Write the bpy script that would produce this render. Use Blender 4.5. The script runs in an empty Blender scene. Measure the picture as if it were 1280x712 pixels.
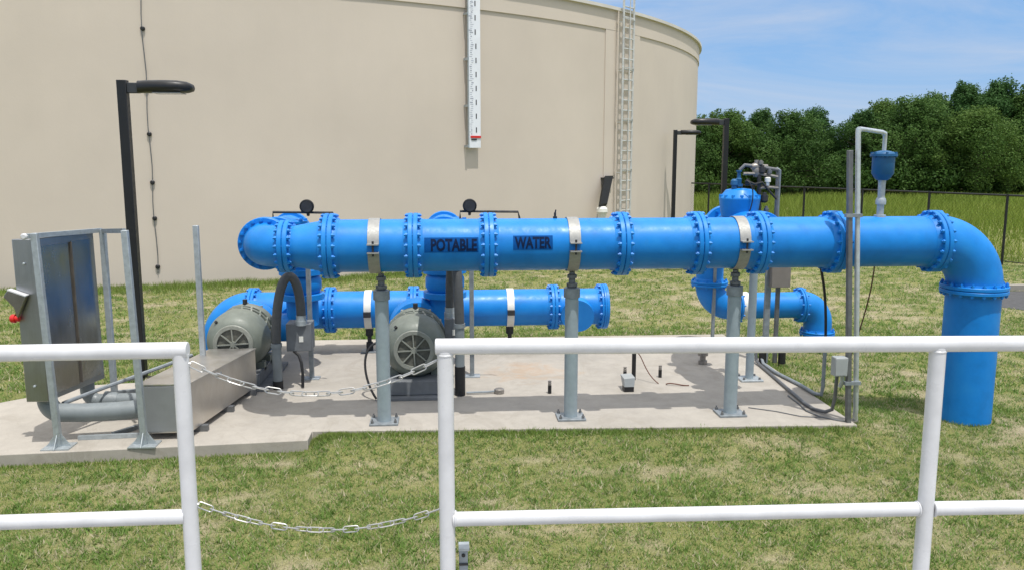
import bpy, bmesh, math, random
import numpy as np
from mathutils import Vector, Matrix

random.seed(7)
RNG = np.random.default_rng(11)
PI = math.pi
S = bpy.context.scene
COL = S.collection
V = Vector

# ------------------------------------------------------------------ materials
def new_mat(name):
    m = bpy.data.materials.new(name)
    m.use_nodes = True
    nt = m.node_tree
    b = nt.nodes['Principled BSDF']
    return m, nt, b

def N(nt, t, **kw):
    n = nt.nodes.new(t)
    for k, v in kw.items():
        setattr(n, k, v)
    return n

def noise(nt, vec, scale, detail=4, rough=.55, dist=0.0):
    n = N(nt, 'ShaderNodeTexNoise')
    n.inputs['Scale'].default_value = scale
    n.inputs['Detail'].default_value = detail
    n.inputs['Roughness'].default_value = rough
    n.inputs['Distortion'].default_value = dist
    if vec is not None:
        nt.links.new(vec, n.inputs['Vector'])
    return n.outputs['Fac']

def ramp(nt, fac, stops):
    r = N(nt, 'ShaderNodeValToRGB')
    e = r.color_ramp.elements
    while len(e) < len(stops):
        e.new(0.5)
    for k, (p, c) in enumerate(stops):
        e[k].position = p
        e[k].color = (c[0], c[1], c[2], 1) if hasattr(c, '__len__') else (c, c, c, 1)
    nt.links.new(fac, r.inputs['Fac'])
    return r.outputs['Color']

def mixc(nt, fac, a, b, mode='MIX'):
    m = N(nt, 'ShaderNodeMix', data_type='RGBA', blend_type=mode)
    for sock, v in ((m.inputs[0], fac), (m.inputs[6], a), (m.inputs[7], b)):
        if hasattr(v, 'links'):
            nt.links.new(v, sock)
        elif hasattr(v, '__len__'):
            sock.default_value = (v[0], v[1], v[2], 1)
        else:
            sock.default_value = v
    return m.outputs[2]

def obj_vec(nt, scale=(1, 1, 1), world=False):
    if world:
        src = N(nt, 'ShaderNodeNewGeometry').outputs['Position']
    else:
        src = N(nt, 'ShaderNodeTexCoord').outputs['Object']
    mp = N(nt, 'ShaderNodeMapping')
    mp.inputs['Scale'].default_value = scale
    nt.links.new(src, mp.inputs['Vector'])
    return mp.outputs['Vector']

def bump(nt, b, h, strength=.3, dist=.01):
    n = N(nt, 'ShaderNodeBump')
    n.inputs['Strength'].default_value = strength
    n.inputs['Distance'].default_value = dist
    nt.links.new(h, n.inputs['Height'])
    nt.links.new(n.outputs['Normal'], b.inputs['Normal'])

def simple(name, c, rough=.5, metal=0., var=.12, scale=6., bmp=.08, bscale=60., spec=.5, stretch=(1, 1, 1), rvar=.1):
    m, nt, b = new_mat(name)
    v = obj_vec(nt, stretch)
    f = noise(nt, v, scale, 5, .6)
    lo = [x * (1 - var) for x in c]
    hi = [min(1, x * (1 + var)) for x in c]
    nt.links.new(ramp(nt, f, [(.3, lo), (.7, hi)]), b.inputs['Base Color'])
    f2 = noise(nt, v, scale * 3.1, 3)
    nt.links.new(ramp(nt, f2, [(.3, max(0, rough - rvar)), (.7, min(1, rough + rvar))]), b.inputs['Roughness'])
    b.inputs['Metallic'].default_value = metal
    b.inputs['Specular IOR Level'].default_value = spec
    if bmp:
        bump(nt, b, noise(nt, v, bscale, 3), bmp, .004)
    return m

M = {}
# blue enamel on the pipes: worn, slightly chalky in patches
def blue(name, c, rough):
    m, nt, b = new_mat(name)
    v = obj_vec(nt, world=True)
    f = noise(nt, v, 3.2, 5, .62)
    col = ramp(nt, f, [(.25, [x * .80 for x in c]), (.5, c), (.78, [c[0] * 2 + .004, c[1] * 1.18, c[2] * 1.04])])
    dirt = noise(nt, obj_vec(nt, (1, 1, .25), True), 9, 6, .7)
    col = mixc(nt, ramp(nt, dirt, [(.6, 0.), (.82, .35)]), col, (.05, .15, .29))
    nt.links.new(col, b.inputs['Base Color'])
    chip = noise(nt, v, 55, 4, .7)
    col = mixc(nt, ramp(nt, chip, [(.73, 0.), (.76, .8)]), col, (.09, .055, .035))
    nt.links.new(col, b.inputs['Base Color'])
    nt.links.new(ramp(nt, noise(nt, obj_vec(nt, (1, 1, .4), True), 7, 6, .7), [(.3, rough - .08), (.7, rough + .2)]), b.inputs['Roughness'])
    b.inputs['Specular IOR Level'].default_value = .36
    bump(nt, b, noise(nt, v, 38, 4), .10, .005)
    return m
M['blue'] = blue('blue enamel', (.006, .205, .62), .38)
M['blue_valve'] = blue('blue valve enamel', (.012, .10, .24), .45)
M['stencil'] = simple('dark blue stencil paint', (.004, .014, .05), .75, var=.25, scale=30)
M['stencil_box'] = simple('faded blue stencil field', (.002, .070, .27), .8, var=.15, scale=20)
M['galv'] = simple('galvanised steel', (.42, .46, .48), .5, .55, var=.16, scale=18, bmp=.05)
M['galv_bright'] = simple('new galvanised conduit', (.58, .62, .64), .42, .5, var=.12, scale=18, bmp=.04)
M['galv_dull'] = simple('weathered galvanised steel', (.27, .30, .32), .55, .45, var=.2, scale=14, bmp=.05)
M['dark_galv'] = simple('dark weathered conduit', (.17, .175, .18), .5, .5, var=.2, scale=14)
M['column'] = simple('grey painted column', (.30, .36, .39), .5, .15, var=.1, scale=9)
M['stainless_strap'] = simple('brushed strap steel', (.33, .33, .315), .55, .35, var=.12, scale=25)
M['white_paint'] = simple('white enamel', (.60, .60, .61), .34, var=.09, scale=9, bmp=.06, bscale=55)
M['pvc'] = simple('grey pvc', (.20, .225, .235), .5, var=.12, scale=6)
M['hose'] = simple('dark grey ribbed hose', (.075, .078, .08), .55, var=.15, scale=15)
M['rubber'] = simple('black rubber', (.012, .012, .013), .5, var=.2, scale=10)
M['black_paint'] = simple('black pole enamel', (.008, .008, .009), .42, var=.2, scale=6)
M['lamp_lens'] = simple('lamp lens', (.25, .25, .24), .2, var=.1)
M['motor'] = simple('grey green motor enamel', (.175, .195, .165), .5, var=.14, scale=7, bmp=.1)
M['motor_light'] = simple('pale motor grille', (.25, .26, .225), .5, var=.15, scale=14)
M['plate_grey'] = simple('grey end plate', (.24, .25, .25), .5, .2, var=.06, scale=5)
M['dark_iron'] = simple('dark iron', (.035, .035, .036), .6, .2, var=.25, scale=12)
M['skid'] = simple('grey skid paint', (.15, .16, .17), .6, var=.2, scale=6)
M['box_grey'] = simple('grey enclosure', (.33, .35, .35), .45, var=.08, scale=8)
M['box_brown'] = simple('brown grey enclosure', (.20, .18, .16), .5, var=.1, scale=8)
M['fence'] = simple('black vinyl fence', (.010, .011, .011), .5, var=.15)
M['wire_red'] = simple('red brown wire', (.12, .05, .03), .5)
M['red'] = simple('red plastic', (.62, .02, .015), .3, var=.05)
M['yellow_tag'] = simple('white label', (.75, .74, .68), .5, var=.06)
M['brass'] = simple('tarnished fittings', (.27, .25, .225), .4, .5, var=.25, scale=25)
M['alu_lad'] = simple('ladder aluminium', (.60, .60, .57), .5, .35, var=.15, scale=10)
M['gauge_white'] = simple('gauge board white', (.78, .80, .84), .4, var=.05, scale=3)
M['gauge_mark'] = simple('gauge marks', (.03, .03, .04), .5, var=.2)
M['gauge_faint'] = simple('faded gauge marks', (.38, .40, .46), .5, var=.2)
M['chute_black'] = simple('black chute coating', (.012, .012, .012), .7, var=.2)  # even black colour of the overflow chute

for k_ in ('stencil', 'stencil_box'):
    M[k_].node_tree.nodes['Principled BSDF'].inputs['Specular IOR Level'].default_value = .12
# brushed stainless of the cabinet and trough
def stainless(name, c, rough, axis, bs=.1):
    m, nt, b = new_mat(name)
    v = obj_vec(nt, axis)
    f = noise(nt, v, 3.0, 6, .7)
    nt.links.new(ramp(nt, f, [(.3, [x * .86 for x in c]), (.7, c)]), b.inputs['Base Color'])
    smear = noise(nt, obj_vec(nt, (1, 1, .3)), 4, 5, .65)
    blot = noise(nt, obj_vec(nt, (1, 1, .6)), 2.6, 6, .7, .6)
    colr = mixc(nt, ramp(nt, blot, [(.4, 0.), (.7, .6)]), ramp(nt, f, [(.3, [x * .86 for x in c]), (.7, c)]), [c[0] * .70, c[1] * .67, c[2] * .63])
    nt.links.new(colr, b.inputs['Base Color'])
    nt.links.new(ramp(nt, smear, [(.3, rough - .05), (.75, rough + .12)]), b.inputs['Roughness'])
    b.inputs['Metallic'].default_value = 1.0
    bump(nt, b, noise(nt, obj_vec(nt, (1, 1, .5)), 1.7, 2), bs, .03)
    return m
M['stainless'] = stainless('brushed stainless', (.50, .49, .475), .20, (40, 40, 1), .05)
M['stainless_dark'] = stainless('dull stainless', (.42, .43, .44), .36, (40, 40, 1), .1)
M['stainless_matt'] = stainless('matt stainless', (.76, .73, .69), .34, (2, 40, 40))

# concrete
def concrete(name, c, stain=True):
    m, nt, b = new_mat(name)
    v = obj_vec(nt, world=True)
    big = noise(nt, v, .75, 6, .6, .4)
    mid = noise(nt, v, 5, 6, .7)
    fine = noise(nt, v, 90, 3, .6)
    col = ramp(nt, big, [(.3, [x * .80 for x in c]), (.5, c), (.72, [min(1, x * 1.12) for x in c])])
    col = mixc(nt, .45, col, ramp(nt, mid, [(.25, [x * .62 for x in c]), (.7, [min(1, x * 1.16) for x in c])]))
    spl = noise(nt, obj_vec(nt, (1, .6, 1), True), 1.6, 7, .72, 1.2)
    col = mixc(nt, ramp(nt, spl, [(.52, 0.), (.60, .45), (.66, .12), (.74, .5)]), col, [c[0] * .72, c[1] * .70, c[2] * .66])
    col = mixc(nt, .12, col, ramp(nt, fine, [(.3, [x * .5 for x in c]), (.7, [min(1, x * 1.3) for x in c])]))
    if stain:
        # rusty wash stain left by water on the slab, near the middle
        sep = N(nt, 'ShaderNodeSeparateXYZ')
        nt.links.new(v, sep.inputs[0])
        def win(sock, c0, w):
            mr = N(nt, 'ShaderNodeMath', operation='SUBTRACT'); nt.links.new(sock, mr.inputs[0]); mr.inputs[1].default_value = c0
            ab = N(nt, 'ShaderNodeMath', operation='DIVIDE'); nt.links.new(mr.outputs[0], ab.inputs[0]); ab.inputs[1].default_value = w
            sq = N(nt, 'ShaderNodeMath', operation='POWER'); nt.links.new(ab.outputs[0], sq.inputs[0]); sq.inputs[1].default_value = 2
            return sq.outputs[0]
        ad = N(nt, 'ShaderNodeMath', operation='ADD')
        nt.links.new(win(sep.outputs[0], 1.05, 1.5), ad.inputs[0]); nt.links.new(win(sep.outputs[1], 10.7, 1.1), ad.inputs[1])
        a2 = N(nt, 'ShaderNodeMath', operation='ADD'); nt.links.new(ad.outputs[0], a2.inputs[0])
        sc = N(nt, 'ShaderNodeMath', operation='MULTIPLY'); nt.links.new(noise(nt, v, 2.2, 6, .7, 1.), sc.inputs[0]); sc.inputs[1].default_value = 1.6
        nt.links.new(sc.outputs[0], a2.inputs[1])
        msk = ramp(nt, a2.outputs[0], [(.6, .7), (1.15, 0.)])
        col = mixc(nt, msk, col, (.40, .27, .17))
    nt.links.new(col, b.inputs['Base Color'])
    b.inputs['Roughness'].default_value = .85
    bump(nt, b, noise(nt, v, 70, 5, .7), .25, .004)
    return m
M['pad'] = concrete('pad concrete', (.385, .355, .31))
M['dock'] = concrete('dock concrete', (.36, .35, .33), False)
M['kerb'] = concrete('kerb concrete', (.30, .28, .24), False)

def tank_mat(name, c):
    m, nt, b = new_mat(name)
    v = obj_vec(nt, (1, 1, .12), True)
    v2 = obj_vec(nt, world=True)
    streak = noise(nt, v, 1.1, 6, .65)
    blot = noise(nt, v2, .35, 5, .6)
    col = ramp(nt, blot, [(.3, [x * .93 for x in c]), (.7, [min(1, x * 1.05) for x in c])])
    col = mixc(nt, .18, col, ramp(nt, streak, [(.3, [x * .93 for x in c]), (.65, [min(1, x * 1.04) for x in c])]))
    nt.links.new(col, b.inputs['Base Color'])
    b.inputs['Roughness'].default_value = .85
    bump(nt, b, noise(nt, v2, 22, 5, .7), .18, .01)
    return m
M['tank'] = tank_mat('beige tank coating', (.60, .525, .445))
M['tank_trim'] = tank_mat('beige tank trim', (.61, .535, .455))
M['tank_roof'] = simple('pale tank roof', (.62, .59, .54), .8, var=.1, scale=1)
M['asphalt'] = simple('asphalt', (.07, .07, .072), .9, var=.2, scale=8, bmp=.4, bscale=120)

# ground and grass share one palette; 'bare' (attribute) says where the sward is thin
def ground_cols(nt, pos, bare):
    g = ramp(nt, noise(nt, pos, .9, 6, .65), [(.25, (.15, .17, .055)), (.5, (.22, .23, .08)), (.72, (.30, .28, .12))])
    t = ramp(nt, noise(nt, pos, 7, 6, .7), [(.25, (.27, .23, .15)), (.5, (.38, .33, .22)), (.75, (.48, .43, .31))])
    return mixc(nt, bare, g, t)
def ground_mat():
    m, nt, b = new_mat('mown lawn ground')
    pos = obj_vec(nt, world=True)
    at = N(nt, 'ShaderNodeAttribute', attribute_name='bare')
    f = noise(nt, pos, 26, 5, .75)
    ad = N(nt, 'ShaderNodeMath', operation='MULTIPLY_ADD'); nt.links.new(f, ad.inputs[0]); ad.inputs[1].default_value = 1.5; ad.inputs[2].default_value = -.78
    a2 = N(nt, 'ShaderNodeMath', operation='ADD', use_clamp=True); nt.links.new(ad.outputs[0], a2.inputs[0]); nt.links.new(at.outputs['Fac'], a2.inputs[1])
    col = ground_cols(nt, pos, a2.outputs[0])
    fine = noise(nt, pos, 60, 4, .7)
    col = mixc(nt, 1., col, ramp(nt, fine, [(.28, .45), (.68, 1.3)]), 'MULTIPLY')
    nt.links.new(col, b.inputs['Base Color'])
    b.inputs['Roughness'].default_value = .95
    b.inputs['Specular IOR Level'].default_value = .15
    bump(nt, b, noise(nt, pos, 40, 6, .75), .8, .03)
    return m
M['ground'] = ground_mat()
def leafy(name, lo, mid, hi, trans=.3, at=False, rough=.55, world_scale=.25, tan=None):
    m, nt, b = new_mat(name)
    geo = N(nt, 'ShaderNodeNewGeometry')
    pos = geo.outputs['Position']
    rnd = geo.outputs['Random Per Island']
    oi = N(nt, 'ShaderNodeObjectInfo').outputs['Random']
    col = ramp(nt, rnd, [(0., lo), (.5, mid), (1., hi)])
    n2 = noise(nt, pos, world_scale, 4)
    col = mixc(nt, .55, col, ramp(nt, n2, [(.3, lo), (.5, mid), (.7, hi)]))
    col = mixc(nt, 1., col, ramp(nt, oi, [(0., (.72, .85, .85)), (.5, (1., 1., .9)), (1., (1.28, 1.15, .85))]), 'MULTIPLY')
    if tan is not None:
        a = N(nt, 'ShaderNodeAttribute', attribute_name='bare')
        ad = N(nt, 'ShaderNodeMath', operation='ADD'); nt.links.new(a.outputs['Fac'], ad.inputs[0]); nt.links.new(rnd, ad.inputs[1])
        col = mixc(nt, ramp(nt, ad.outputs[0], [(.78, 0.), (1.02, 1.)]), col, tan)
    nt.links.new(col, b.inputs['Base Color'])
    b.inputs['Roughness'].default_value = rough
    b.inputs['Specular IOR Level'].default_value = .12
    tr = N(nt, 'ShaderNodeBsdfTranslucent')
    nt.links.new(col, tr.inputs['Color'])
    mx = N(nt, 'ShaderNodeMixShader'); mx.inputs[0].default_value = trans
    nt.links.new(b.outputs[0], mx.inputs[1]); nt.links.new(tr.outputs[0], mx.inputs[2])
    nt.links.new(mx.outputs[0], nt.nodes['Material Output'].inputs['Surface'])
    return m
M['blade'] = leafy('lawn blades', (.115, .205, .045), (.185, .29, .07), (.31, .37, .14), .35, world_scale=6., tan=(.50, .45, .31))
M['meadow'] = leafy('meadow blades', (.115, .19, .04), (.16, .24, .05), (.225, .28, .08), .25, world_scale=.22)
M['fringe'] = leafy('fringe blades', (.15, .225, .045), (.225, .295, .065), (.34, .36, .13), .25, world_scale=1.2)
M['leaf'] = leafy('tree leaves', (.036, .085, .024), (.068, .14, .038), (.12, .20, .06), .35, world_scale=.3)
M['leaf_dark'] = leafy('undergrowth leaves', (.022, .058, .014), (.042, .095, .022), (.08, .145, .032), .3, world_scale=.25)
M['bark'] = simple('bark', (.10, .08, .06), .9, var=.3, scale=10)

# ------------------------------------------------------------------ mesh builder
class MB:
    def __init__(self, off=(0, 0, 0)):
        self.v = []; self.f = []; self.off = V(off)
    def add(self, verts, faces):
        n = len(self.v)
        self.v += [V(p) for p in verts]
        self.f += [tuple(i + n for i in fc) for fc in faces]
        return self
    def box(self, c, s, rz=0., rot=None):
        R = rot if rot is not None else Matrix.Rotation(rz, 3, 'Z')
        hx, hy, hz = s[0] / 2, s[1] / 2, s[2] / 2
        pts = [V(c) + R @ V((x, y, z)) for x in (-hx, hx) for y in (-hy, hy) for z in (-hz, hz)]
        return self.add(pts, [(0, 1, 3, 2), (4, 6, 7, 5), (0, 4, 5, 1), (2, 3, 7, 6), (0, 2, 6, 4), (1, 5, 7, 3)])
    def bar(self, p, q, w, h):
        p, q = V(p), V(q); d = (q - p); L = d.length
        z = d.normalized(); x = z.cross(V((0, 0, 1)))
        if x.length < 1e-4: x = V((1, 0, 0))
        x.normalize(); y = z.cross(x)
        R = Matrix((x, y, z)).transposed()
        return self.box((p + q) / 2, (w, h, L), rot=R)
    def lathe(self, p, axis, prof, n=40, closed=False):
        """prof: (distance along axis, radius) list"""
        a = V(axis).normalized(); x = a.orthogonal().normalized(); y = a.cross(x)
        vs, fs = [], []
        for t, r in prof:
            for k in range(n):
                an = 2 * PI * k / n
                vs.append(V(p) + a * t + (x * math.cos(an) + y * math.sin(an)) * max(r, 1e-4))
        m = len(prof)
        for i in range(m - 1 if not closed else m):
            j = (i + 1) % m
            for k in range(n):
                k2 = (k + 1) % n
                fs.append((i * n + k, i * n + k2, j * n + k2, j * n + k))
        if not closed:
            fs.append(tuple(range(n - 1, -1, -1)))
            fs.append(tuple((m - 1) * n + k for k in range(n)))
        return self.add(vs, fs)
    def cyl(self, p, q, r, r2=None, n=24):
        d = V(q) - V(p)
        return self.lathe(p, d, [(0, r), (d.length, r if r2 is None else r2)], n)
    def ring(self, c, axis, ro, ri, t, n=40, ch=.006):
        h = t / 2
        return self.lathe(c, axis, [(-h, ri), (-h, ro - ch), (-h + ch, ro), (h - ch, ro), (h, ro - ch), (h, ri)], n, True)
    def tube(self, pts, r, n=12, caps=True):
        pts = [V(p) for p in pts]
        rr = r if hasattr(r, '__len__') else [r] * len(pts)
        vs, fs = [], []
        t0 = (pts[1] - pts[0]).normalized(); x = t0.orthogonal().normalized()
        for i, p in enumerate(pts):
            t = (pts[min(i + 1, len(pts) - 1)] - pts[max(i - 1, 0)]).normalized()
            x = (x - t * x.dot(t)).normalized(); y = t.cross(x)
            for k in range(n):
                an = 2 * PI * k / n
                vs.append(p + (x * math.cos(an) + y * math.sin(an)) * rr[i])
        for i in range(len(pts) - 1):
            for k in range(n):
                k2 = (k + 1) % n
                fs.append((i * n + k, i * n + k2, (i + 1) * n + k2, (i + 1) * n + k))
        if caps:
            fs.append(tuple(range(n - 1, -1, -1))); fs.append(tuple((len(pts) - 1) * n + k for k in range(n)))
        return self.add(vs, fs)
    def build(self, name, mat, parent=None, loc=None, bev=0., ang=35, subs=0):
        o_at = V(loc) if loc is not None else V((0, 0, 0))
        base = o_at + (parent['_w'] if False else V(PW.get(parent.name, (0, 0, 0))) if parent else V((0, 0, 0)))
        me = bpy.data.meshes.new(name)
        vs = [p - base for p in self.v] if self.world else self.v
        me.from_pydata([tuple(p) for p in vs], [], self.f)
        me.materials.append(M[mat] if isinstance(mat, str) else mat)
        bm = bmesh.new(); bm.from_mesh(me); bmesh.ops.recalc_face_normals(bm, faces=bm.faces); bm.to_mesh(me); bm.free()
        me.polygons.foreach_set('use_smooth', [True] * len(me.polygons))
        me.set_sharp_from_angle(angle=math.radians(ang))
        o = bpy.data.objects.new(name, me); COL.objects.link(o)
        if parent: o.parent = parent
        o.location = o_at
        PW[o.name] = base
        if bev:
            b = o.modifiers.new('soft_edges', 'BEVEL'); b.width = bev; b.segments = 2; b.limit_method = 'ANGLE'; b.angle_limit = math.radians(40)
        return o
    world = True
class ML(MB):          # geometry given in the thing's own coordinates
    world = False
PW = {}                # world position of every object's origin (no rotations are used on world-built parents)

def tag(o, label=None, cat=None, group=None, kind=None):
    if label: o['label'] = label
    if cat: o['category'] = cat
    if group: o['group'] = group
    if kind: o['kind'] = kind
    return o
def thing(name, label, cat, loc=(0, 0, 0), rz=0., group=None):
    o = bpy.data.objects.new(name, None); COL.objects.link(o)
    o.empty_display_size = .2
    o.location = loc; o.rotation_euler = (0, 0, rz)
    PW[o.name] = V(loc)
    return tag(o, label, cat, group)
def copy_tree(o, parent=None):
    c = o.copy(); COL.objects.link(c); c.parent = parent
    for ch in o.children:
        copy_tree(ch, c)
    return c
def dup(o, loc, label, rz=None, sc=None):
    c = copy_tree(o); c.location = loc; c['label'] = label
    if rz is not None: c.rotation_euler = (0, 0, rz)
    if sc is not None: c.scale = sc
    return c

def arc(c, a0, a1, r, ax, ay, n=14):
    c, ax, ay = V(c), V(ax), V(ay)
    return [c + ax * (r * math.cos(a0 + (a1 - a0) * i / n)) + ay * (r * math.sin(a0 + (a1 - a0) * i / n)) for i in range(n + 1)]
def bez(p0, p1, p2, p3, n=20):
    p0, p1, p2, p3 = map(V, (p0, p1, p2, p3)); o = []
    for i in range(n + 1):
        t = i / n; u = 1 - t
        o.append(p0 * u ** 3 + p1 * 3 * u * u * t + p2 * 3 * u * t * t + p3 * t ** 3)
    return o

# ------------------------------------------------------------------ camera
F1280, HOR, YAW, EYE = 1054., 195., math.radians(4.5), 2.9
pitch = math.atan((356 - HOR) / F1280)
cam_d = bpy.data.cameras.new('camera'); cam = bpy.data.objects.new('camera', cam_d); COL.objects.link(cam)
cam_d.sensor_width = 36.; cam_d.lens = 36. * F1280 / 1280.
cam_d.clip_end = 3000.; cam_d.clip_start = .05
cam.location = (0, 0, EYE); cam.rotation_euler = (PI / 2 - pitch, 0, -YAW)
S.camera = cam
CAM = V((0, 0, EYE))

# ------------------------------------------------------------------ light
SUN = V((.23, -.58, 1.87)).normalized()
el = math.asin(SUN.z); az = math.atan2(SUN.x, SUN.y)
W = bpy.data.worlds.new('World'); S.world = W; W.use_nodes = True
nt = W.node_tree; bg = nt.nodes['Background']
sky = N(nt, 'ShaderNodeTexSky', sky_type='NISHITA'); sky.sun_disc = False
sky.sun_elevation = el; sky.sun_rotation = az; sky.altitude = 50; sky.air_density = 1.0; sky.dust_density = .2; sky.ozone_density = 2.2
tc = N(nt, 'ShaderNodeTexCoord')
mp = N(nt, 'ShaderNodeMapping'); mp.inputs['Scale'].default_value = (1.2, 1.2, 6.5); mp.inputs['Rotation'].default_value = (0, math.radians(7), 0)
nt.links.new(tc.outputs['Generated'], mp.inputs['Vector'])
cl = noise(nt, mp.outputs['Vector'], 1.9, 8, .62, .9)
cm = ramp(nt, cl, [(.36, .0), (.53, .30), (.70, .70)])
skyb = mixc(nt, .85, sky.outputs['Color'], (1.05, 2.1, 3.85))
sx = N(nt, 'ShaderNodeSeparateXYZ'); nt.links.new(tc.outputs['Generated'], sx.inputs[0])
hi = ramp(nt, sx.outputs[2], [(.32, 0.), (.62, .85)])  # whiter, brighter sky overhead, out of view, added for neutral fill
cmx = N(nt, 'ShaderNodeMath', operation='MAXIMUM'); nt.links.new(cm, cmx.inputs[0]); nt.links.new(hi, cmx.inputs[1])
skyc = mixc(nt, hi, mixc(nt, cm, skyb, (3.4, 3.55, 3.95)), (7.4, 7.2, 7.0))
nt.links.new(skyc, bg.inputs['Color']); bg.inputs['Strength'].default_value = .15
sl = bpy.data.lights.new('sun', 'SUN'); sl.energy = 2.9; sl.angle = math.radians(.53); sl.color = (1., .965, .91)
so = bpy.data.objects.new('sun', sl); COL.objects.link(so); so.rotation_euler = SUN.to_track_quat('Z', 'Y').to_euler(); so.location = (10, -25, 80)
S.view_settings.view_transform = 'Standard'; S.view_settings.look = 'None'; S.view_settings.exposure = .39; S.view_settings.gamma = 1.
S.view_settings.use_curve_mapping = False
S.render.engine = 'CYCLES'

# ------------------------------------------------------------------ ground
def vnoise(x, y, seed, octs=4, pers=.55):
    out = np.zeros_like(x); amp = 1.; tot = 0.
    for o in range(octs):
        xi = np.floor(x).astype(np.int64); yi = np.floor(y).astype(np.int64); fx = x - xi; fy = y - yi
        fx = fx * fx * (3 - 2 * fx); fy = fy * fy * (3 - 2 * fy)
        def h(i, j):
            n = (i * 374761393 + j * 668265263 + seed * 1442695 + o * 7919) & 0x7fffffff
            n = ((n ^ (n >> 13)) * 1274126177) & 0x7fffffff
            return ((n ^ (n >> 16)) & 0xffff) / 65535.
        a = h(xi, yi) * (1 - fx) + h(xi + 1, yi) * fx; b = h(xi, yi + 1) * (1 - fx) + h(xi + 1, yi + 1) * fx
        out += amp * (a * (1 - fy) + b * fy); tot += amp; amp *= pers; x = x * 2.03 + 17.3; y = y * 2.03 + 5.1
    return out / tot
def bare_at(x, y):
    n = .55 * vnoise(x * .55 + 40, y * .8 + 40, 3, 4, .6) + .45 * vnoise(x * 1.7 + 11, y * 2.6 + 7, 13, 4, .65)
    m = vnoise(x * 2.6, y * 3.4, 9, 3, .6)
    b = np.clip((n - .50) * 1.5 + (m - .5) * 2.4 + .02, 0, 1)
    # worn earth beside the big riser and along the lawn by the tank
    b += .75 * np.exp(-(((x - 6.6) / 1.1) ** 2 + ((y - 7.7) / .55) ** 2)) * np.clip((m - .3) * 3, 0, 1)
    b += .45 * np.exp(-(((x - 5.5) / 5) ** 2 + ((y - 16.0) / 2.2) ** 2)) * np.clip((m - .3) * 2.5, 0, 1)
    b += .35 * np.exp(-(((x + 4) / 4) ** 2 + ((y - 16.5) / 2.0) ** 2)) * np.clip((m - .35) * 2.5, 0, 1)
    b *= np.where(y > 23, .4, 1.)
    return np.clip(b, 0, 1)
def bank(x, y):
    dx = np.maximum(np.maximum(-1.39 - x, x - 4.32), 0); dy = np.maximum(np.maximum(8.3 - y, y - 12.8), 0)
    t = np.clip(1 - np.hypot(dx, dy) / .95, 0, 1); t = t * t * (3 - 2 * t)
    e = np.clip((x + 1.5) / .35, 0, 1); e = e * e * (3 - 2 * e)
    return .088 * t * e
def axis_pts(lo, hi, step, far):
    mid = list(np.arange(lo, hi + 1e-6, step)); a = []; d = step
    x = lo
    while x > -far: d *= 1.5; x -= d; a.append(x)
    b = []; d = step; x = hi
    while x < far: d *= 1.5; x += d; b.append(x)
    return np.array(a[::-1] + mid + b)
gx = axis_pts(-10, 20, .15, 900); gy = axis_pts(2, 26, .15, 900)
GX, GY = np.meshgrid(gx, gy)
nx, ny = len(gx), len(gy)
gv = np.stack([GX.ravel(), GY.ravel(), bank(GX.ravel(), GY.ravel())], 1)
ii = (np.arange(ny - 1)[:, None] * nx + np.arange(nx - 1)[None, :]).ravel()
gf = np.stack([ii, ii + 1, ii + nx + 1, ii + nx], 1)
def np_mesh(name, v, f, mat, attr=None):
    me = bpy.data.meshes.new(name)
    k = f.shape[1]
    me.vertices.add(len(v)); me.vertices.foreach_set('co', v.astype(np.float32).ravel())
    me.loops.add(f.size); me.loops.foreach_set('vertex_index', f.astype(np.int32).ravel())
    me.polygons.add(len(f)); me.polygons.foreach_set('loop_start', np.arange(0, f.size, k, dtype=np.int32))
    me.update(calc_edges=True)
    if attr is not None:
        a = me.attributes.new('bare', 'FLOAT', 'POINT'); a.data.foreach_set('value', attr.astype(np.float32))
    me.materials.append(M[mat])
    o = bpy.data.objects.new(name, me); COL.objects.link(o)
    return o
ground = tag(np_mesh('ground', gv, gf, 'ground', bare_at(gv[:, 0], gv[:, 1])), kind='structure')

# ------------------------------------------------------------------ concrete pad, drive, dock
PAD = [(-6.3, 7.83), (-1.39, 8.17), (-1.39, 8.45), (4.28, 8.21), (4.36, 12.78), (-3.3, 12.85), (-3.35, 10.6), (-4.35, 10.45), (-4.92, 9.92), (-5.9, 9.05), (-6.4, 8.4)]
def prism(mb, poly, z0, z1):
    n = len(poly)
    mb.add([(x, y, z0) for x, y in poly] + [(x, y, z1) for x, y in poly],
           [tuple(range(n - 1, -1, -1)), tuple(range(n, 2 * n))] + [(i, (i + 1) % n, n + (i + 1) % n, n + i) for i in range(n)])
    return mb
tag(prism(MB(), PAD, -.1, .12).build('concrete_pad', 'pad', bev=.008), kind='structure')
ZP = .12
drive = [(10.75, 15.3), (11.1, 14.8), (12.2, 14.6), (60, 13.2), (60, 16.2), (12.3, 17.2), (11.3, 17.1), (10.75, 16.6)]
me = MB(); me.add([(x, y, .004) for x, y in drive], [tuple(range(len(drive)))]); tag(me.build('drive', 'asphalt'), kind='structure')
kb = MB()
kpts = [(11.5, 17.22), (12.3, 17.24), (60, 16.25)]
for a, b in zip(kpts[:-1], kpts[1:]):
    d = V((b[0] - a[0], b[1] - a[1], 0)).normalized(); nrm = V((-d.y, d.x, 0))
    prism(kb, [(a[0], a[1]), (b[0], b[1]), (b[0] + nrm.x * .18, b[1] + nrm.y * .18), (a[0] + nrm.x * .18, a[1] + nrm.y * .18)], -.05, .12)
tag(kb.build('kerb', 'kerb'), kind='structure')
tag(MB().box((0, .10, .63), (26, 4.7, 1.26)).build('loading_dock', 'dock', bev=.01), kind='structure')

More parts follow.
